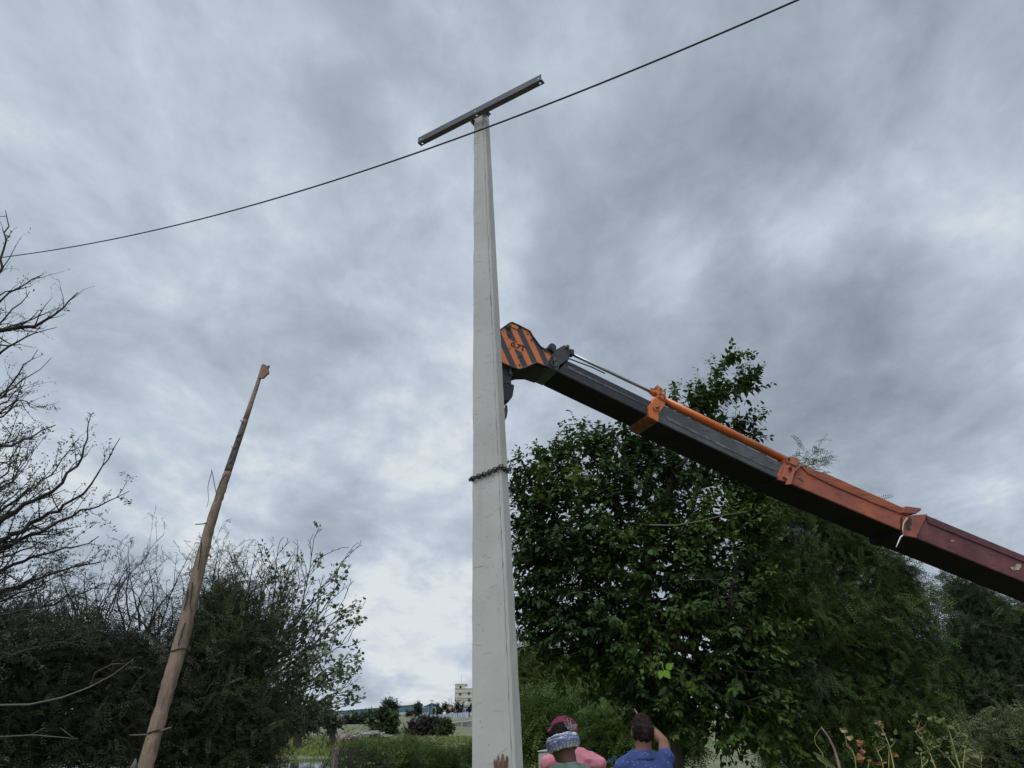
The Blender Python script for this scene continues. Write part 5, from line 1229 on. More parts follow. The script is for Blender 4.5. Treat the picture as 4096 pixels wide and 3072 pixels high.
# ------------------------------------------------------------------ field plants
def build_field():
    rng = np.random.default_rng(101)
    def blades(n, xr, yr, h, w, mats, name, dens=None, bend=.35, quads=True, seed=0):
        rg = np.random.default_rng(seed); X = rg.uniform(*xr, n*2); Y = yr[0]+(yr[1]-yr[0])*rg.random(n*2)**1.5
        ok = (pond_depth(X, Y) < .02) & ~((np.abs(X/Y+.083) < .032) & (Y < 82) & (Y > 45))
        if dens is not None: ok &= dens(X, Y, rg)
        X, Y = X[ok][:n], Y[ok][:n]; Z = gz(X, Y)-.03; n = len(X)
        hh = h*(.4+.9*rg.random(n)); a = rg.uniform(0, 6.28, n); ln = rg.normal(0, bend, (n, 2))
        side = np.stack([np.cos(a), np.sin(a), 0*a], 1)*(w*(.6+.8*rg.random(n)))[:, None]
        b = np.stack([X, Y, Z], 1); m = b+np.stack([ln[:, 0]*hh*.35, ln[:, 1]*hh*.35, hh*.6], 1); t = b+np.stack([ln[:, 0]*hh, ln[:, 1]*hh, hh], 1)
        V = np.stack([b-side*.6, b+side*.6, m+side, m-side, t], 1).reshape(-1, 3)
        F = (np.array([(0, 1, 2), (0, 2, 3), (3, 2, 4)])[None]+np.arange(n)[:, None, None]*5).reshape(-1, 3)
        o = link_mesh(name, fast_mesh(name, V, F), mats); o['kind'] = 'stuff'; return o
    gm = M('field_grass_blade', (.135, .19, .045), .8, (.19, .19, .07), .11, .42, .62, island=(.18, .23, .06), transl=.3, spec=.2)
    blades(20000, (-44, 8), (62, 125), .40, .06, gm, 'grass', seed=1); blades(15000, (-24, 6), (24, 70), .15, .04, gm, 'grass', seed=6)
    blades(9000, (-22, 10), (7, 30), .30, .012, gm, 'grass', seed=2)
    wm = M('tall_weed_leaf', (.105, .155, .032), .8, (.15, .165, .05), .2, .42, .62, island=(.10, .135, .03), transl=.3, spec=.2)
    # the tall weeds in front of the pond, denser to the right
    def dn(X, Y, rg):
        px = X/Y; return (px > -.20) & (px < .02) & (rg.random(len(X)) < np.clip((px+.20)*9, .05, 1)*np.where(px > -.115, .45, 1))
    blades(16000, (-11, 1), (20, 36), .85, .028, wm, 'tall_weeds', dens=dn, seed=3, bend=.22)
    ym = M('yellow_weed_leaf', (.16, .17, .03), .8, (.10, .13, .03), .5, island=(.20, .16, .05), transl=.3, spec=.2)
    blades(6000, (-11, 1), (22, 46), .8, .03, ym, 'yellow_weeds', dens=dn, seed=4, bend=.25)
    # bushy weed clumps
    wl = M('weed_clump_leaf', (.070, .115, .025), .75, (.04, .065, .018), .9, .4, .65, island=(.085, .125, .028), transl=.25, spec=.25)
    for i, (x, y, rx, ry, Y, lab) in enumerate(((1560, 3060, 110, 55, 19, 'olive weed clump at the bottom edge, right of the dry shrub'), (1750, 3062, 80, 36, 21, 'green weed clump at the bottom edge left of the pole'), (1650, 3020, 80, 38, 27, 'bright weed clump in front of the field, below the purplish bush'), (1868, 3048, 40, 35, 24, 'weed clump growing against the left edge of the pole'), (1450, 3070, 90, 45, 17, 'dark weed clump at the bottom edge beside the dry shrub'))):
        feather_tree('weed_clump', lab, 'weeds', [(x, y+50, Y), (x, y+20, Y)], Y, [(x, y, rx, ry), (x-rx*.5, y+20, rx*.6, ry*.7), (x+rx*.5, y+15, rx*.6, ry*.8)], 170, 9, .30, 110+i, lm=wl, droop=.1, lean=(0, 0, .8), rtip=.006, pairs=6)
build_field()

# ------------------------------------------------------------------ dry weeds in the right foreground
def build_weeds():
    Y = 3.7; rg = np.random.default_rng(131)
    straw = M('dry_straw_stem', (.33, .27, .10), .9, (.20, .15, .07), 9); purp = M('purplish_stem', (.20, .12, .10), .9, (.12, .07, .06), 9); grn = M('yellow_green_stem', (.22, .22, .07), .8, (.14, .15, .05), 9)
    orl = M('dry_orange_leaf', (.27, .12, .05), .85, (.22, .10, .05), 18, bump=.4, bs=60, transl=.2); tan = M('dry_tan_leaf', (.36, .27, .15), .85, (.22, .16, .09), 18, transl=.2); gl = M('weed_green_leaf', (.13, .17, .05), .7, (.09, .12, .035), 8, island=(.2, .21, .08), transl=.3)
    def stalk(label, pts, w, m, seeds=0, seedm=None, leaves=(), lm=None, twigs=0, cat='weed'):
        P_ = [P(x, y, Y+i*.02) for i, (x, y) in enumerate(pts)]
        a, b = P_[0], P_[1]; s = (b-a).normalized(); base = Vector((a.x-.04, a.y, 0)); P_ = [base, base.lerp(a, .6)]+P_
        root = thing('dry_weed', base, label, cat)
        w *= .62; rr = [w*1.5]+[w*(1.35-.95*i/(len(P_)-1)) for i in range(1, len(P_))]
        MB().tube(P_, rr, 6).build('stem', m, root, smooth=True)
        t = Tris(); n = seeds
        if n:
            f = rg.uniform(.45, 1, n); L = np.array([P_[-3].lerp(P_[-2], max(0, 1-(1-q)*2)) if q < .5 else P_[-2].lerp(P_[-1], min(1, (q-.45)/.55)) for q in f])
            t.add(*place(LEAF_V*np.array([1.2, 1, 1]), LEAF_F, L+rg.normal(0, .004, (n, 3)), rg.normal(0, 1, (n, 3)), rg.normal(0, 1, (n, 3)), .008+.012*rg.random(n))); t.build('seed_heads', seedm or tan, root)
        if twigs:
            E = []
            for i in range(twigs):
                q = rg.uniform(.3, .95); j = 2+int(q*(len(P_)-3)); p = np.array(P_[j].lerp(P_[min(j+1, len(P_)-1)], rg.random())); d = np.array([rg.normal(0, .6), rg.normal(0, .4), rg.uniform(.2, .9)]); l = rg.uniform(.03, .09); e = p+d*l; E.append((p, e, .0018, .0010)); E.append((e, e+np.array([rg.normal(0, .5), 0, .5])*l*.6, .0010, .0006))
            t = Tris(); t.add(*edges_to_tris([e[0] for e in E], [e[1] for e in E], [e[2] for e in E], [e[3] for e in E], 4)); t.build('twigs', m, root)
            k = rg.integers(0, len(E), twigs*4); t = Tris(); t.add(*place(LEAF_V, LEAF_F, np.array([E[i][1] for i in k])+rg.normal(0, .008, (len(k), 3)), rg.normal(0, 1, (len(k), 3)), rg.normal(0, 1, (len(k), 3)), .010+.022*rg.random(len(k)))); t.build('leaves', lm or gl, root)
        for (x, y, sx, sy, mm, ang) in leaves:
            c = P(x, y, Y-.02); k = mpp(x, y, Y); b = MB(); R = Matrix.Rotation(ang, 3, 'Y')
            n = 12; vs = []
            for q in range(n):
                th = 2*math.pi*q/n; jit = 1+.22*math.sin(q*2.3+x)
                vs.append(c+R @ Vector((sx*k*math.cos(th)*jit, .006*math.sin(th*2+x), sy*k*math.sin(th)*jit)))
            b.prism(vs, (0, .0012, 0)); b.build('leaf', mm, root)
        return root
    stalk('purplish-brown broken weed stem with a bent tip and a pale green blade', [(3360, 3080), (3352, 3045), (3335, 2990), (3312, 2945), (3292, 2918), (3285, 2908)], .0105, purp,
          leaves=[(3300, 3045, 48, 11, gl, RAD(38)), (3322, 3058, 30, 7, gl, RAD(50))])
    b = MB()
    stalk('thin arched dry weed stem bending left from the broken purplish stem', [(3310, 3080), (3288, 3010), (3262, 2975), (3258, 2950), (3272, 2925), (3284, 2912)], .0025, straw)
    stalk('dry weed with round curled orange-brown leaves', [(3425, 3080), (3420, 3030), (3408, 3000), (3388, 2985), (3384, 2960), (3378, 2930), (3372, 2915)], .0028, straw,
          leaves=[(3376, 2921, 15, 10, tan, .2), (3402, 2951, 15, 9, tan, -.2), (3440, 2974, 14, 14, orl, .3), (3448, 3006, 12, 12, orl, .6), (3440, 3032, 17, 15, orl, .9), (3398, 2985, 9, 4, tan, .9)])
    stalk('tall dry weed with a knobbly seed spike, between orange leaves and straight stems', [(3578, 3080), (3566, 3020), (3553, 2972), (3538, 2935), (3522, 2905), (3510, 2886)], .0045, straw, seeds=60, twigs=2)
    stalk('thin yellow weed stem right beside the knobbly seed spike', [(3554, 3080), (3556, 3030), (3555, 2990)], .0035, grn, leaves=[(3582, 3018, 13, 8, orl, .4)])
    stalk('short forked dry weed left of the knobbly seed spike', [(3536, 3080), (3525, 3035), (3512, 3010), (3502, 2992)], .0035, straw, twigs=2)
    stalk('slanting dry weed stem with pale tip and small twigs', [(3745, 3080), (3728, 3035), (3712, 2995), (3690, 2960), (3670, 2938), (3658, 2924)], .0048, straw, twigs=7)
    stalk('long yellow-green weed stem curving left at its top', [(3842, 3080), (3826, 3030), (3812, 2980), (3800, 2935), (3788, 2905), (3774, 2889)], .0055, grn, twigs=5)
    stalk('straight thin straw standing right of the long yellow-green stem', [(3852, 3080), (3856, 3030), (3861, 2980)], .0035, straw)
    stalk('low yellow-green weed stem leaning left between the taller stems', [(3828, 3080), (3800, 3040), (3772, 3012), (3754, 2996)], .0038, grn, twigs=4)
    stalk('short pale dry twig below the slanting weed stem', [(3690, 3080), (3686, 3040), (3682, 3010)], .003, straw, twigs=3)
    stalk('small leafy weed at the bottom edge left of the pale olive bush', [(3925, 3080), (3925, 3040), (3930, 3020)], .003, straw, twigs=6, lm=gl)
    stalk('small orange-leaved weed at the bottom edge left of the knobbly spike', [(3470, 3080), (3475, 3055), (3478, 3040)], .003, straw, leaves=[(3478, 3050, 5, 13, orl, .2), (3520, 3052, 26, 5, orl, -.1)])
build_weeds()

# ------------------------------------------------------------------ the three men
def build_people():
    def skinm(n, c, c2): return M(n, c, .55, c2, 9, .4, .65, bump=.08, bs=70, spec=.4)
    class Body:
        def __init__(s, x, y, yaw, lean=0):
            s.o = Vector((x, y, 0)); s.R = Matrix.Rotation(yaw, 3, 'Z')
        def w(s, x, y, z): return s.o+s.R @ Vector((x, y, z))
        def d(s, x, y, z): return s.R @ Vector((x, y, z))
    folds = bpy.data.textures.new('cloth_folds', 'CLOUDS'); folds.noise_scale = .05; folds.noise_depth = 3
    def remesh(mb, vox, it=3, fac=.5, fold=0):
        me = mb.mesh('m'); mods = [('REMESH', dict(mode='VOXEL', voxel_size=vox, use_smooth_shade=True)), ('SMOOTH', dict(factor=fac, iterations=it))]
        if fold: mods += [('DISPLACE', dict(texture=folds, strength=fold, mid_level=.45, texture_coords='LOCAL')), ('SMOOTH', dict(factor=.4, iterations=1))]
        return applied(me, mods)
    def hand(mb, wrist, f, thumb, pn, curl=(0, 0, 0, 0), tc=.3, s=1., spread=.10):
        """palm and five separate fingers; f along the fingers, thumb towards the thumb's side, pn out of the palm"""
        f, thumb, pn = f.normalized(), thumb.normalized(), pn.normalized()
        L = lambda a, b, c: wrist+f*(a*s)+thumb*(b*s)+pn*(c*s)
        for b in (-.028, -.010, .010, .026): mb.tube([L(.0, b*.7, 0), L(.05, b, 0), L(.088, b*1.05, 0)], [.013*s, .0135*s, .012*s], 8, roundcap=True)
        for i, (b, ln) in enumerate(((.029, .072), (.010, .081), (-.010, .076), (-.028, .060))):
            a0 = b*spread*36*.35; p = L(.088, b*1.05, 0); d = (f+thumb*a0).normalized(); rr = (.0092 if i < 3 else .0080)*s; pts = [p]; ang = 0
            for q in (.45, .30, .25):
                ang += curl[i]; dd = d*math.cos(ang)+pn*math.sin(ang); p = p+dd*(ln*q*s); pts.append(p)
            mb.tube(pts, [rr, rr*.97, rr*.9, rr*.78], 8, roundcap=True)
        p = L(.025, .03, .003); d = (f*.75+thumb*.75+pn*tc).normalized(); d2 = (f*.95+thumb*.35+pn*tc).normalized()
        mb.tube([L(.008, .012, 0), p, p+d*(.034*s), p+d*(.034*s)+d2*(.028*s)], [.014*s, .013*s, .0108*s, .0085*s], 8, roundcap=True)
    def head(mb, c, R3, s=1.):
        """skull, jaw, nose, brow, ears; c is the centre of the skull, local y is forward"""
        q = lambda x, y, z: c+R3 @ (Vector((x, y, z))*s)
        mb.ball(c, .074*s, .092*s, .100*s, 20, 14, R3)
        mb.ball(q(0, .022, -.055), .056*s, .066*s, .062*s, 18, 12, R3); mb.ball(q(0, .060, -.092), .028*s, .026*s, .022*s, 12, 8, R3)
        mb.tube([q(0, .088, -.004), q(0, .102, -.030), q(0, .092, -.040)], [.009*s, .013*s, .010*s], 8, roundcap=True)
        mb.tube([q(-.034, .080, .012), q(0, .088, .014), q(.034, .080, .012)], [.009*s, .010*s, .009*s], 8, roundcap=True)
        mb.tube([q(-.022, .080, -.066), q(0, .088, -.066), q(.022, .080, -.066)], [.006*s, .008*s, .006*s], 8, roundcap=True)
        for e in (-1, 1):
            mb.ball(q(e*.077, -.005, -.022), .008*s, .019*s, .031*s, 10, 8, R3)
    def eyes(root, c, R3, s=1.):
        wm = bpy.data.materials.get('eye_white') or M('eye_white', (.6, .58, .54), .3); dm = bpy.data.materials.get('eye_iris') or M('eye_iris', (.03, .02, .015), .2)
        for e in (-1, 1):
            p = c+R3 @ (Vector((e*.031, .079, -.008))*s); o = MB().ball(p, .0125*s, .0085*s, .0085*s, 12, 8, R3).build('eye', wm, root, smooth=True)
            MB().ball(p+R3 @ Vector((0, .0065*s, 0)), .0055*s, .0035*s, .0055*s, 10, 6, R3).build('iris', dm, o, smooth=True)
    def torso(mb, b, hs, g=0., top=True, z0=.80, sh=None):
        """trunk rings from hips to neck; g inflates for cloth; hs = shoulder half width"""
        fx = b.d(1, 0, 0)
        sh = sh or b.w(0, -.01, 0)
        Z = [(z0, .112, 1.30, 0), (.92, .105, 1.34, .0), (1.02, .104, 1.36, .005), (1.14, .112, 1.42, .01), (1.24, .112, 1.48, 0), (1.315, .088, 1.62, -.008), (1.355, .062, 1.5, -.012)]
        Z = [q for q in Z if q[0] >= z0]
        mb.tube([b.w(b.sx(z), y+b.sy(z), z*b.k) for z, r, fl, y in Z], [r+g for z, r, fl, y in Z], 20, flat=(fx, 1.32))
        for e in (-1, 1): mb.tube([b.w(b.sx(1.34)+e*.05, -.01+b.sy(1.34), 1.345*b.k), b.w(b.sx(1.3)+e*hs, -.008+b.sy(1.3), 1.292*b.k)], [.056+g*.8, .052+g*.8], 12, roundcap=True)
    def person(x, y, yaw, k, hs, headc, hR, skin, arms, label, pants, shirt, sleeve, hs_=1., lean=(0, 0), collar=True, name='person', handspec=None, neck_r=.052):
        b = Body(x, y, yaw); b.k = k; b.sx = lambda z: lean[0]*max(0, z-.8)/.55; b.sy = lambda z: lean[1]*max(0, z-.8)/.55
        root = thing(name, (x, y, 0), label, 'person')
        mb = MB(); torso(mb, b, hs)
        nb = b.w(b.sx(1.35), -.012+b.sy(1.35), 1.345*k)
        mb.tube([nb, nb.lerp(headc+hR @ Vector((0, -.02, -.05)), .5), headc+hR @ Vector((0, -.018, -.04))], [neck_r*1.12, neck_r, neck_r*1.02], 14)
        head(mb, headc, hR, hs_)
        for e in (-1, 1):
            mb.tube([b.w(e*.085, 0, .86*k), b.w(e*.095, .005, .66*k), b.w(e*.095, .015, .46*k), b.w(e*.095, -.012, .30*k), b.w(e*.095, -.02, .085)], [.082, .076, .054, .052, .036], 14, roundcap=True)
            mb.tube([b.w(e*.097, -.05, .045), b.w(e*.105, .06, .042), b.w(e*.112, .15, .028)], [.036, .038, .026], 10, roundcap=True)
        for (S, E, Wr, spec) in arms(b):
            mb.tube([S, S.lerp(E, .5), E, E.lerp(Wr, .35), Wr], [.046, .043, .036, .036, .025], 12, roundcap=True)
            hand(mb, Wr, *spec)
        me = remesh(mb, .0065, 3, .4)
        link_mesh('body', me, skin, root, smooth=True)
        eyes(root, headc, hR, hs_)
        # shirt
        sm = MB(); torso(sm, b, hs, .020, z0=.80)
        for (S, E, Wr, spec) in arms(b):
            end = S.lerp(E, sleeve)
            sm.tube([S, S.lerp(end, .5), end], [.062, .060, .056], 14, roundcap=True)
        me = remesh(sm, .009, 3, .5, .019)
        link_mesh('shirt', me, shirt, root, smooth=True)
        if collar:
            cm = MB(); q0 = nb.lerp(headc, .12); up = (headc-nb).normalized(); u = b.d(1, 0, 0); v = up.cross(u)
            for dz, rr, tr in ((-.030, .070, .022), (-.014, .066, .018), (.002, .062, .013), (.014, .060, .010)):
                cm.tube([q0+up*(dz-.020*math.sin(t))+u*(rr*math.cos(t)*1.08)+v*(rr*math.sin(t)) for t in np.linspace(0, 2*math.pi, 28, endpoint=False)], tr, 8, closed=True)
            me = remesh(cm, .006, 2, .5, .008); link_mesh('collar', me, shirt, root, smooth=True)
        # trousers
        pm = MB()
        for e in (-1, 1): pm.tube([b.w(e*.08, 0, .90*k), b.w(e*.095, .005, .66*k), b.w(e*.097, .012, .46*k), b.w(e*.097, -.01, .28*k), b.w(e*.097, -.015, .10)], [.108, .098, .085, .080, .078], 16)
        pm.tube([b.w(0, 0, .80*k), b.w(0, 0, .90*k)], [.122, .125], 18, flat=(b.d(1, 0, 0), 1.3))
        me = remesh(pm, .011, 3, .5, .02); link_mesh('trousers', me, pants, root, smooth=True)
        return root, b, nb
    # ---------- man in the striped turban, his left hand on the pole
    Y = 4.75; hc = P(2248, 2963, Y); dark = skinm('dark_brown_skin', (.105, .050, .032), (.080, .038, .025))
    yaw = RAD(28); hR = Matrix.Rotation(yaw+RAD(8), 3, 'Z') @ Matrix.Rotation(RAD(-14), 3, 'X')
    proot, FLb, FLt, rx, ry, (wb, wt, db, dt) = POLE
    zf = P(2030, 3050, 4.4).z; kk = (zf-FLb.z)/(FLt.z-FLb.z); fl = FLb.lerp(FLt, kk); w = wb+(wt-wb)*kk
    wrist = fl+rx*(w-.070)-ry*.016+Vector((0, 0, -.128)); up = (FLt-FLb).normalized()
    def armsT(b):
        sL = b.w(-.165, 0, 1.285*b.k); e = sL.lerp(wrist, .5)+Vector((-.03, -.06, -.22))
        sR = b.w(.165, 0, 1.285*b.k); eR = b.w(.22, -.03, 1.03*b.k); wR = b.w(.17, .14, .86*b.k)
        return [(sL, e, wrist, (up+rx*-.06, rx, ry, (.06, .05, .10, .12), .05, 1., .46)), (sR, eR, wR, (b.d(0, .5, -.85), b.d(-.5, .6, .2), b.d(-.8, -.3, 0), (.35, .4, .45, .5)))]
    shirtT = M('grey_green_cotton', (.085, .14, .115), .9, (.065, .105, .09), 14, .4, .65, bump=.9, bs=9)
    root, b, nb = person(hc.x+.03, Y-.015, yaw, .995, .160, hc, hR, dark, armsT, 'man in a blue striped turban and grey-green shirt, one hand pressed on the pole',
           M('dark_trousers', (.05, .045, .04), .9, (.035, .03, .03), 12), shirtT, .62, hs_=.9)
    hair = M('black_hair', (.007, .006, .006), .8, (.014, .011, .010), 60, bump=.6, bs=120, spec=.12)
    def hairmesh(name, c, R3, keep, m, root, grow_=1.05, s=1., seed=0, amp=.004):
        rg = np.random.default_rng(seed); mb = MB().ball(c, .074*s*grow_, .092*s*grow_, .100*s*grow_, 44, 30)
        V = []; cs = np.array(c)
        for v in mb.v:
            l = (np.array(v)-cs)/s; x, y, z = l
            k2 = keep(x, y, z); V.append((l, k2))
        f = [q for q in mb.f if all(V[i][1] > 0 for i in q)]
        used = sorted({i for q in f for i in q}); mp = {i: j for j, i in enumerate(used)}
        vv = [c+R3 @ Vector(V[i][0]*s*(1+amp/.09*rg.normal()*min(1, V[i][1]))) for i in used]
        nb_ = MB(); nb_.add(vv, [tuple(mp[i] for i in q) for q in f]); me = nb_.mesh(name)
        me = applied(me, [('SOLIDIFY', dict(thickness=.008, offset=-1))])
        return link_mesh(name, me, m, root, smooth=True)
    hairmesh('hair', hc, hR, lambda x, y, z: 1 if (z > .028 and y < .075) or (y < -.005 and z > -.062) else 0, hair, root, 1.06, .9, 1)
    # short tufts standing on the crown
    rg = np.random.default_rng(5); E = []
    for i in range(420):
        v = rg.normal(0, 1, 3); v /= np.linalg.norm(v)
        if v[2] < .35: continue
        p = np.array(hc+hR @ Vector((v[0]*.068, v[1]*.086, v[2]*.094))); d = np.array(hR @ Vector(v))*.6+rg.normal(0, .4, 3); E.append((p, p+d/np.linalg.norm(d)*rg.uniform(.008, .016)))
    t = Tris(); t.add(*edges_to_tris([e[0] for e in E], [e[1] for e in E], np.full(len(E), .0011), np.full(len(E), .0005), 3)); t.build('hair_tufts', hair, root)
    # the turban: overlapping twisted bands of checked cloth
    cloth = bpy.data.materials.new('checked_cotton'); cloth.use_nodes = True; nt = cloth.node_tree; N = nt.nodes; L = nt.links; bs = N['Principled BSDF']; bs.inputs['Roughness'].default_value = .9
    uv = N.new('ShaderNodeUVMap'); sp = N.new('ShaderNodeSeparateXYZ'); L.new(uv.outputs[0], sp.inputs[0])
    def stripes(src, freq, duty, ph=0.):
        m1 = N.new('ShaderNodeMath'); m1.operation = 'MULTIPLY_ADD'; L.new(src, m1.inputs[0]); m1.inputs[1].default_value = freq; m1.inputs[2].default_value = ph
        m2 = N.new('ShaderNodeMath'); m2.operation = 'FRACT'; L.new(m1.outputs[0], m2.inputs[0])
        m3 = N.new('ShaderNodeMath'); m3.operation = 'LESS_THAN'; L.new(m2.outputs[0], m3.inputs[0]); m3.inputs[1].default_value = duty; return m3.outputs[0]
    def mixn(f, a, c):
        n = N.new('ShaderNodeMix'); n.data_type = 'RGBA'; L.new(f, n.inputs['Factor'])
        for s_, v in ((n.inputs[6], a), (n.inputs[7], c)):
            if isinstance(v, tuple): s_.default_value = (*v, 1)
            else: L.new(v, s_)
        return n.outputs[2]
    g = N.new('ShaderNodeNewGeometry')
    c0 = mixn(g.outputs['Random Per Island'], (.085, .13, .28), (.50, .50, .52))
    c0 = mixn(stripes(sp.outputs[1], 3.0, .42), c0, (.60, .57, .55)); c0 = mixn(stripes(sp.outputs[1], 3.0, .10, .3), c0, (.03, .05, .14))
    ux = N.new('ShaderNodeMath'); ux.operation = 'MULTIPLY_ADD'; L.new(g.outputs['Random Per Island'], ux.inputs[0]); ux.inputs[1].default_value = 3.7; L.new(sp.outputs[0], ux.inputs[2])
    c0 = mixn(stripes(ux.outputs[0], 13., .22), c0, (.09, .12, .24)); c0 = mixn(stripes(ux.outputs[0], 4., .10, .5), c0, (.36, .24, .22))
    L.new(c0, bs.inputs['Base Color'])
    mb = MB(); uvs = []; n = 56; k = 10; rg = np.random.default_rng(8)
    bands = [(-.050, .090, .016, 6, 40), (-.034, .096, .017, -7, 200), (-.018, .100, .017, 5, 300), (-.002, .101, .017, -9, 100), (.014, .099, .016, 8, 10), (.026, .093, .014, -4, 260), (-.026, .100, .013, 16, 150), (.004, .103, .012, -17, 330), (-.010, .103, .012, 20, 60)]
    for (z, r, tr, tilt, ph) in bands:
        pts = []; rr = []
        for i in range(n):
            t = 2*math.pi*i/n; zz = z+math.tan(RAD(tilt))*r*math.cos(t+RAD(ph))*.55
            zz = max(-.064, min(.040, zz)); wob = 1+.012*math.sin(5*t+ph)+.01*math.sin(9*t)
            pts.append(hc+hR @ Vector((r*.76*math.cos(t)*wob, r*.92*math.sin(t)*wob-.004, zz*.66-.006)))
        b0 = len(mb.v); mb.tube(pts, [tr*.88*(1+.12*math.sin(7*2*math.pi*i/n+ph)) for i in range(n)], k, closed=True, flat=(hR @ Vector((0, 0, 1)), 1.15))
        uvs.append((b0, n, k))
    me = mb.mesh('turban')
    lay = me.uv_layers.new(name='UVMap'); vu = {}
    for b0, n_, k_ in uvs:
        for i in range(n_):
            for j in range(k_): vu[b0+i*k_+j] = (i/n_*2, j/k_)
    for p in me.polygons:
        us = [vu[me.loops[l].vertex_index] for l in p.loop_indices]; mx, my = max(u[0] for u in us), max(u[1] for u in us)
        for l, (a, c) in zip(p.loop_indices, us):
            if mx-a > 1: a += 2
            if my-c > .5: c += 1
            lay.data[l].uv = (a, c)
    link_mesh('turban', me, cloth, root, smooth=True)
    # knotted ends sticking out at the back
    E = []; o = hc+hR @ Vector((.004, -.084, .040))
    for i in range(46):
        d = np.array(hR @ Vector((rg.normal(0, .55), -.35+rg.normal(0, .3), .75+rg.normal(0, .35)))); p = np.array(o)+rg.normal(0, .006, 3); q = p+d*rg.uniform(.018, .04); E.append((p, q))
    t = Tris(); t.add(*edges_to_tris([e[0] for e in E], [e[1] for e in E], np.full(len(E), .0026), np.full(len(E), .0012), 4)); t.build('tassel', M('tassel_threads', (.10, .11, .17), .9, island=(.46, .40, .36)), root)
    # ---------- man in the blue polo shirt pointing up
    Y = 5.8; hc = P(2568, 2920, Y); sk = skinm('brown_skin', (.20, .095, .062), (.15, .07, .045)); yaw = RAD(6); hR = Matrix.Rotation(yaw+RAD(4), 3, 'Z') @ Matrix.Rotation(RAD(8), 3, 'X')
    tipP = P(2556, 2846, 6.32); wrB = P(2583, 2893, 6.22); elB = P(2655, 2968, 6.03)
    def armsB(b):
        sR = P(2662, 3034, 5.83); sL = b.w(-.155, 0, 1.255*b.k); f = (tipP-wrB).normalized()
        return [(sR, elB, wrB, (f, b.d(-1, 0, .3), b.d(.1, .95, -.3), (.03, .85, 1.0, 1.1), .4, .95)), (sL, b.w(-.24, -.03, 1.04*b.k), b.w(-.23, .08, .80*b.k), (b.d(0, .25, -1), b.d(.2, 1, .2), b.d(1, 0, 0), (.25, .3, .35, .4)))]
    polo = M('navy_blue_polo', (.030, .050, .175), .85, (.022, .038, .135), 12, .4, .65, bump=.9, bs=8, pits=(34, .17, (.16, .20, .36)))
    root, b, nb = person(hc.x-.01, Y, yaw, 1.025, .145, hc, hR, sk, armsB, 'man in a blue flecked polo shirt seen from behind, one arm raised and pointing',
           M('grey_trousers', (.09, .09, .10), .9, (.06, .06, .07), 12), polo, .16, hs_=.98, neck_r=.058)
    hb = M('brown_black_hair', (.020, .012, .011), .8, (.070, .040, .036), 16, .45, .75, bump=.6, bs=110, spec=.15)
    hairmesh('hair', hc, hR, lambda x, y, z: 1 if (z > .030 and y < .07) or (y < .0 and z > -.068) else 0, hb, root, 1.09, .98, 2)
    E = []
    for i in range(900):
        v = rg.normal(0, 1, 3); v /= np.linalg.norm(v)
        if v[2] < -.55 or (v[1] > .1 and v[2] < .4): continue
        p = np.array(hc+hR @ Vector((v[0]*.077, v[1]*.096, v[2]*.104))); d = np.array(hR @ Vector((v[0]*.5, v[1]*.5-.1, v[2]*.5-.25)))+rg.normal(0, .25, 3); E.append((p, p+d/np.linalg.norm(d)*rg.uniform(.008, .02)))
    t = Tris(); t.add(*edges_to_tris([e[0] for e in E], [e[1] for e in E], np.full(len(E), .0010), np.full(len(E), .0005), 3)); t.build('hair_strands', hb, root)
    # ---------- man in pink with a maroon head cloth
    Y = 6.6; hc = P(2246, 2932, Y); yaw = RAD(-8); hR = Matrix.Rotation(RAD(18), 3, 'Z') @ Matrix.Rotation(RAD(-8), 3, 'X')
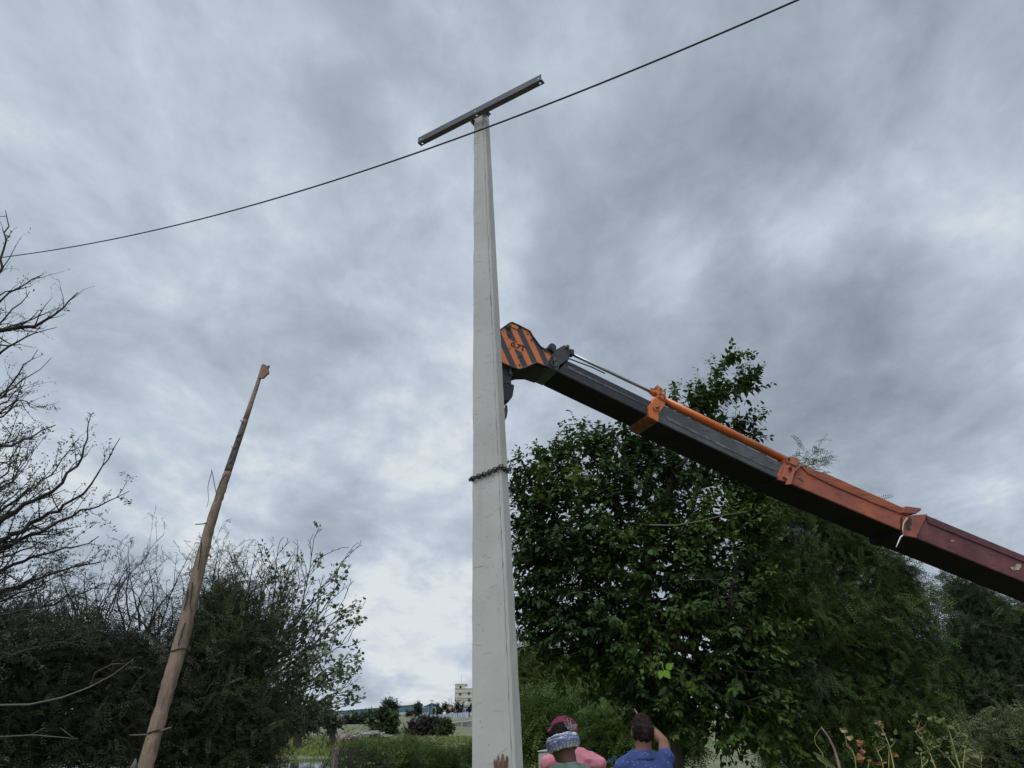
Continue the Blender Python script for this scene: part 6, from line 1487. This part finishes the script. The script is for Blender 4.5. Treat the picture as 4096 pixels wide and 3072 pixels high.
    def armsP(b):
        return [(b.w(.19, 0, 1.30*b.k), b.w(.245, .02, 1.03*b.k), b.w(.20, .18, .88*b.k), (b.d(0, .7, -.7), b.d(-.6, .5, .3), b.d(-.7, -.5, 0), (.4, .45, .5, .5))), (b.w(-.19, 0, 1.30*b.k), b.w(-.25, 0, 1.03*b.k), b.w(-.20, .16, .86*b.k), (b.d(0, .7, -.7), b.d(.6, .5, .3), b.d(.7, -.5, 0), (.4, .45, .5, .5)))]
    pink = M('pink_cotton', (.55, .20, .25), .9, (.44, .15, .19), 9, .4, .65, bump=.9, bs=8)
    root, b, nb = person(hc.x+.085, Y, yaw, 1.02, .195, hc, hR, dark, armsP, 'man in a pink shirt with a maroon head cloth, mostly hidden behind the striped turban',
           M('beige_trousers', (.22, .18, .13), .9, (.17, .14, .10), 12), pink, .9)
    hairmesh('hair', hc, hR, lambda x, y, z: 1 if (y < .0 and z > -.06) else 0, hair, root, 1.05, 1., 3)
    mar = M('maroon_cloth', (.155, .018, .052), .85, (.11, .012, .036), 14, .4, .65, bump=.3, bs=18)
    mb = MB().ball(hc+hR @ Vector((0, -.004, .016)), .092, .108, .106, 26, 18, hR)
    mb.tube([hc+hR @ Vector((.098*math.cos(t), .112*math.sin(t), .012+.012*math.sin(3*t))) for t in np.linspace(0, 2*math.pi, 30, endpoint=False)], .017, 10, closed=True)
    mb.tube([hc+hR @ Vector(q) for q in ((-.085, -.02, .055), (-.04, -.05, .100), (.02, -.055, .108), (.07, -.04, .085), (.100, -.03, .04))], [.010, .016, .018, .018, .012], 10, roundcap=True)
    mb.tube([hc+hR @ Vector(q) for q in ((.045, -.03, .105), (.085, -.02, .085), (.108, -.03, .045), (.105, -.045, .0), (.095, -.05, -.02))], [.016, .022, .022, .018, .010], 10, roundcap=True)
    me = remesh(mb, .007, 2, .5)
    o = link_mesh('head_cloth', me, mar, root, smooth=True)
    mb = MB(); 
    for dz in (0, .009): mb.tube([hc+hR @ Vector(q) for q in ((.070, -.062, .040+dz), (.092, -.056, .030+dz), (.116, -.050, .034+dz))], .0016, 5)
    mb.build('pale_stripe', M('pale_hem_thread', (.5, .42, .38), .9), o)
build_people()
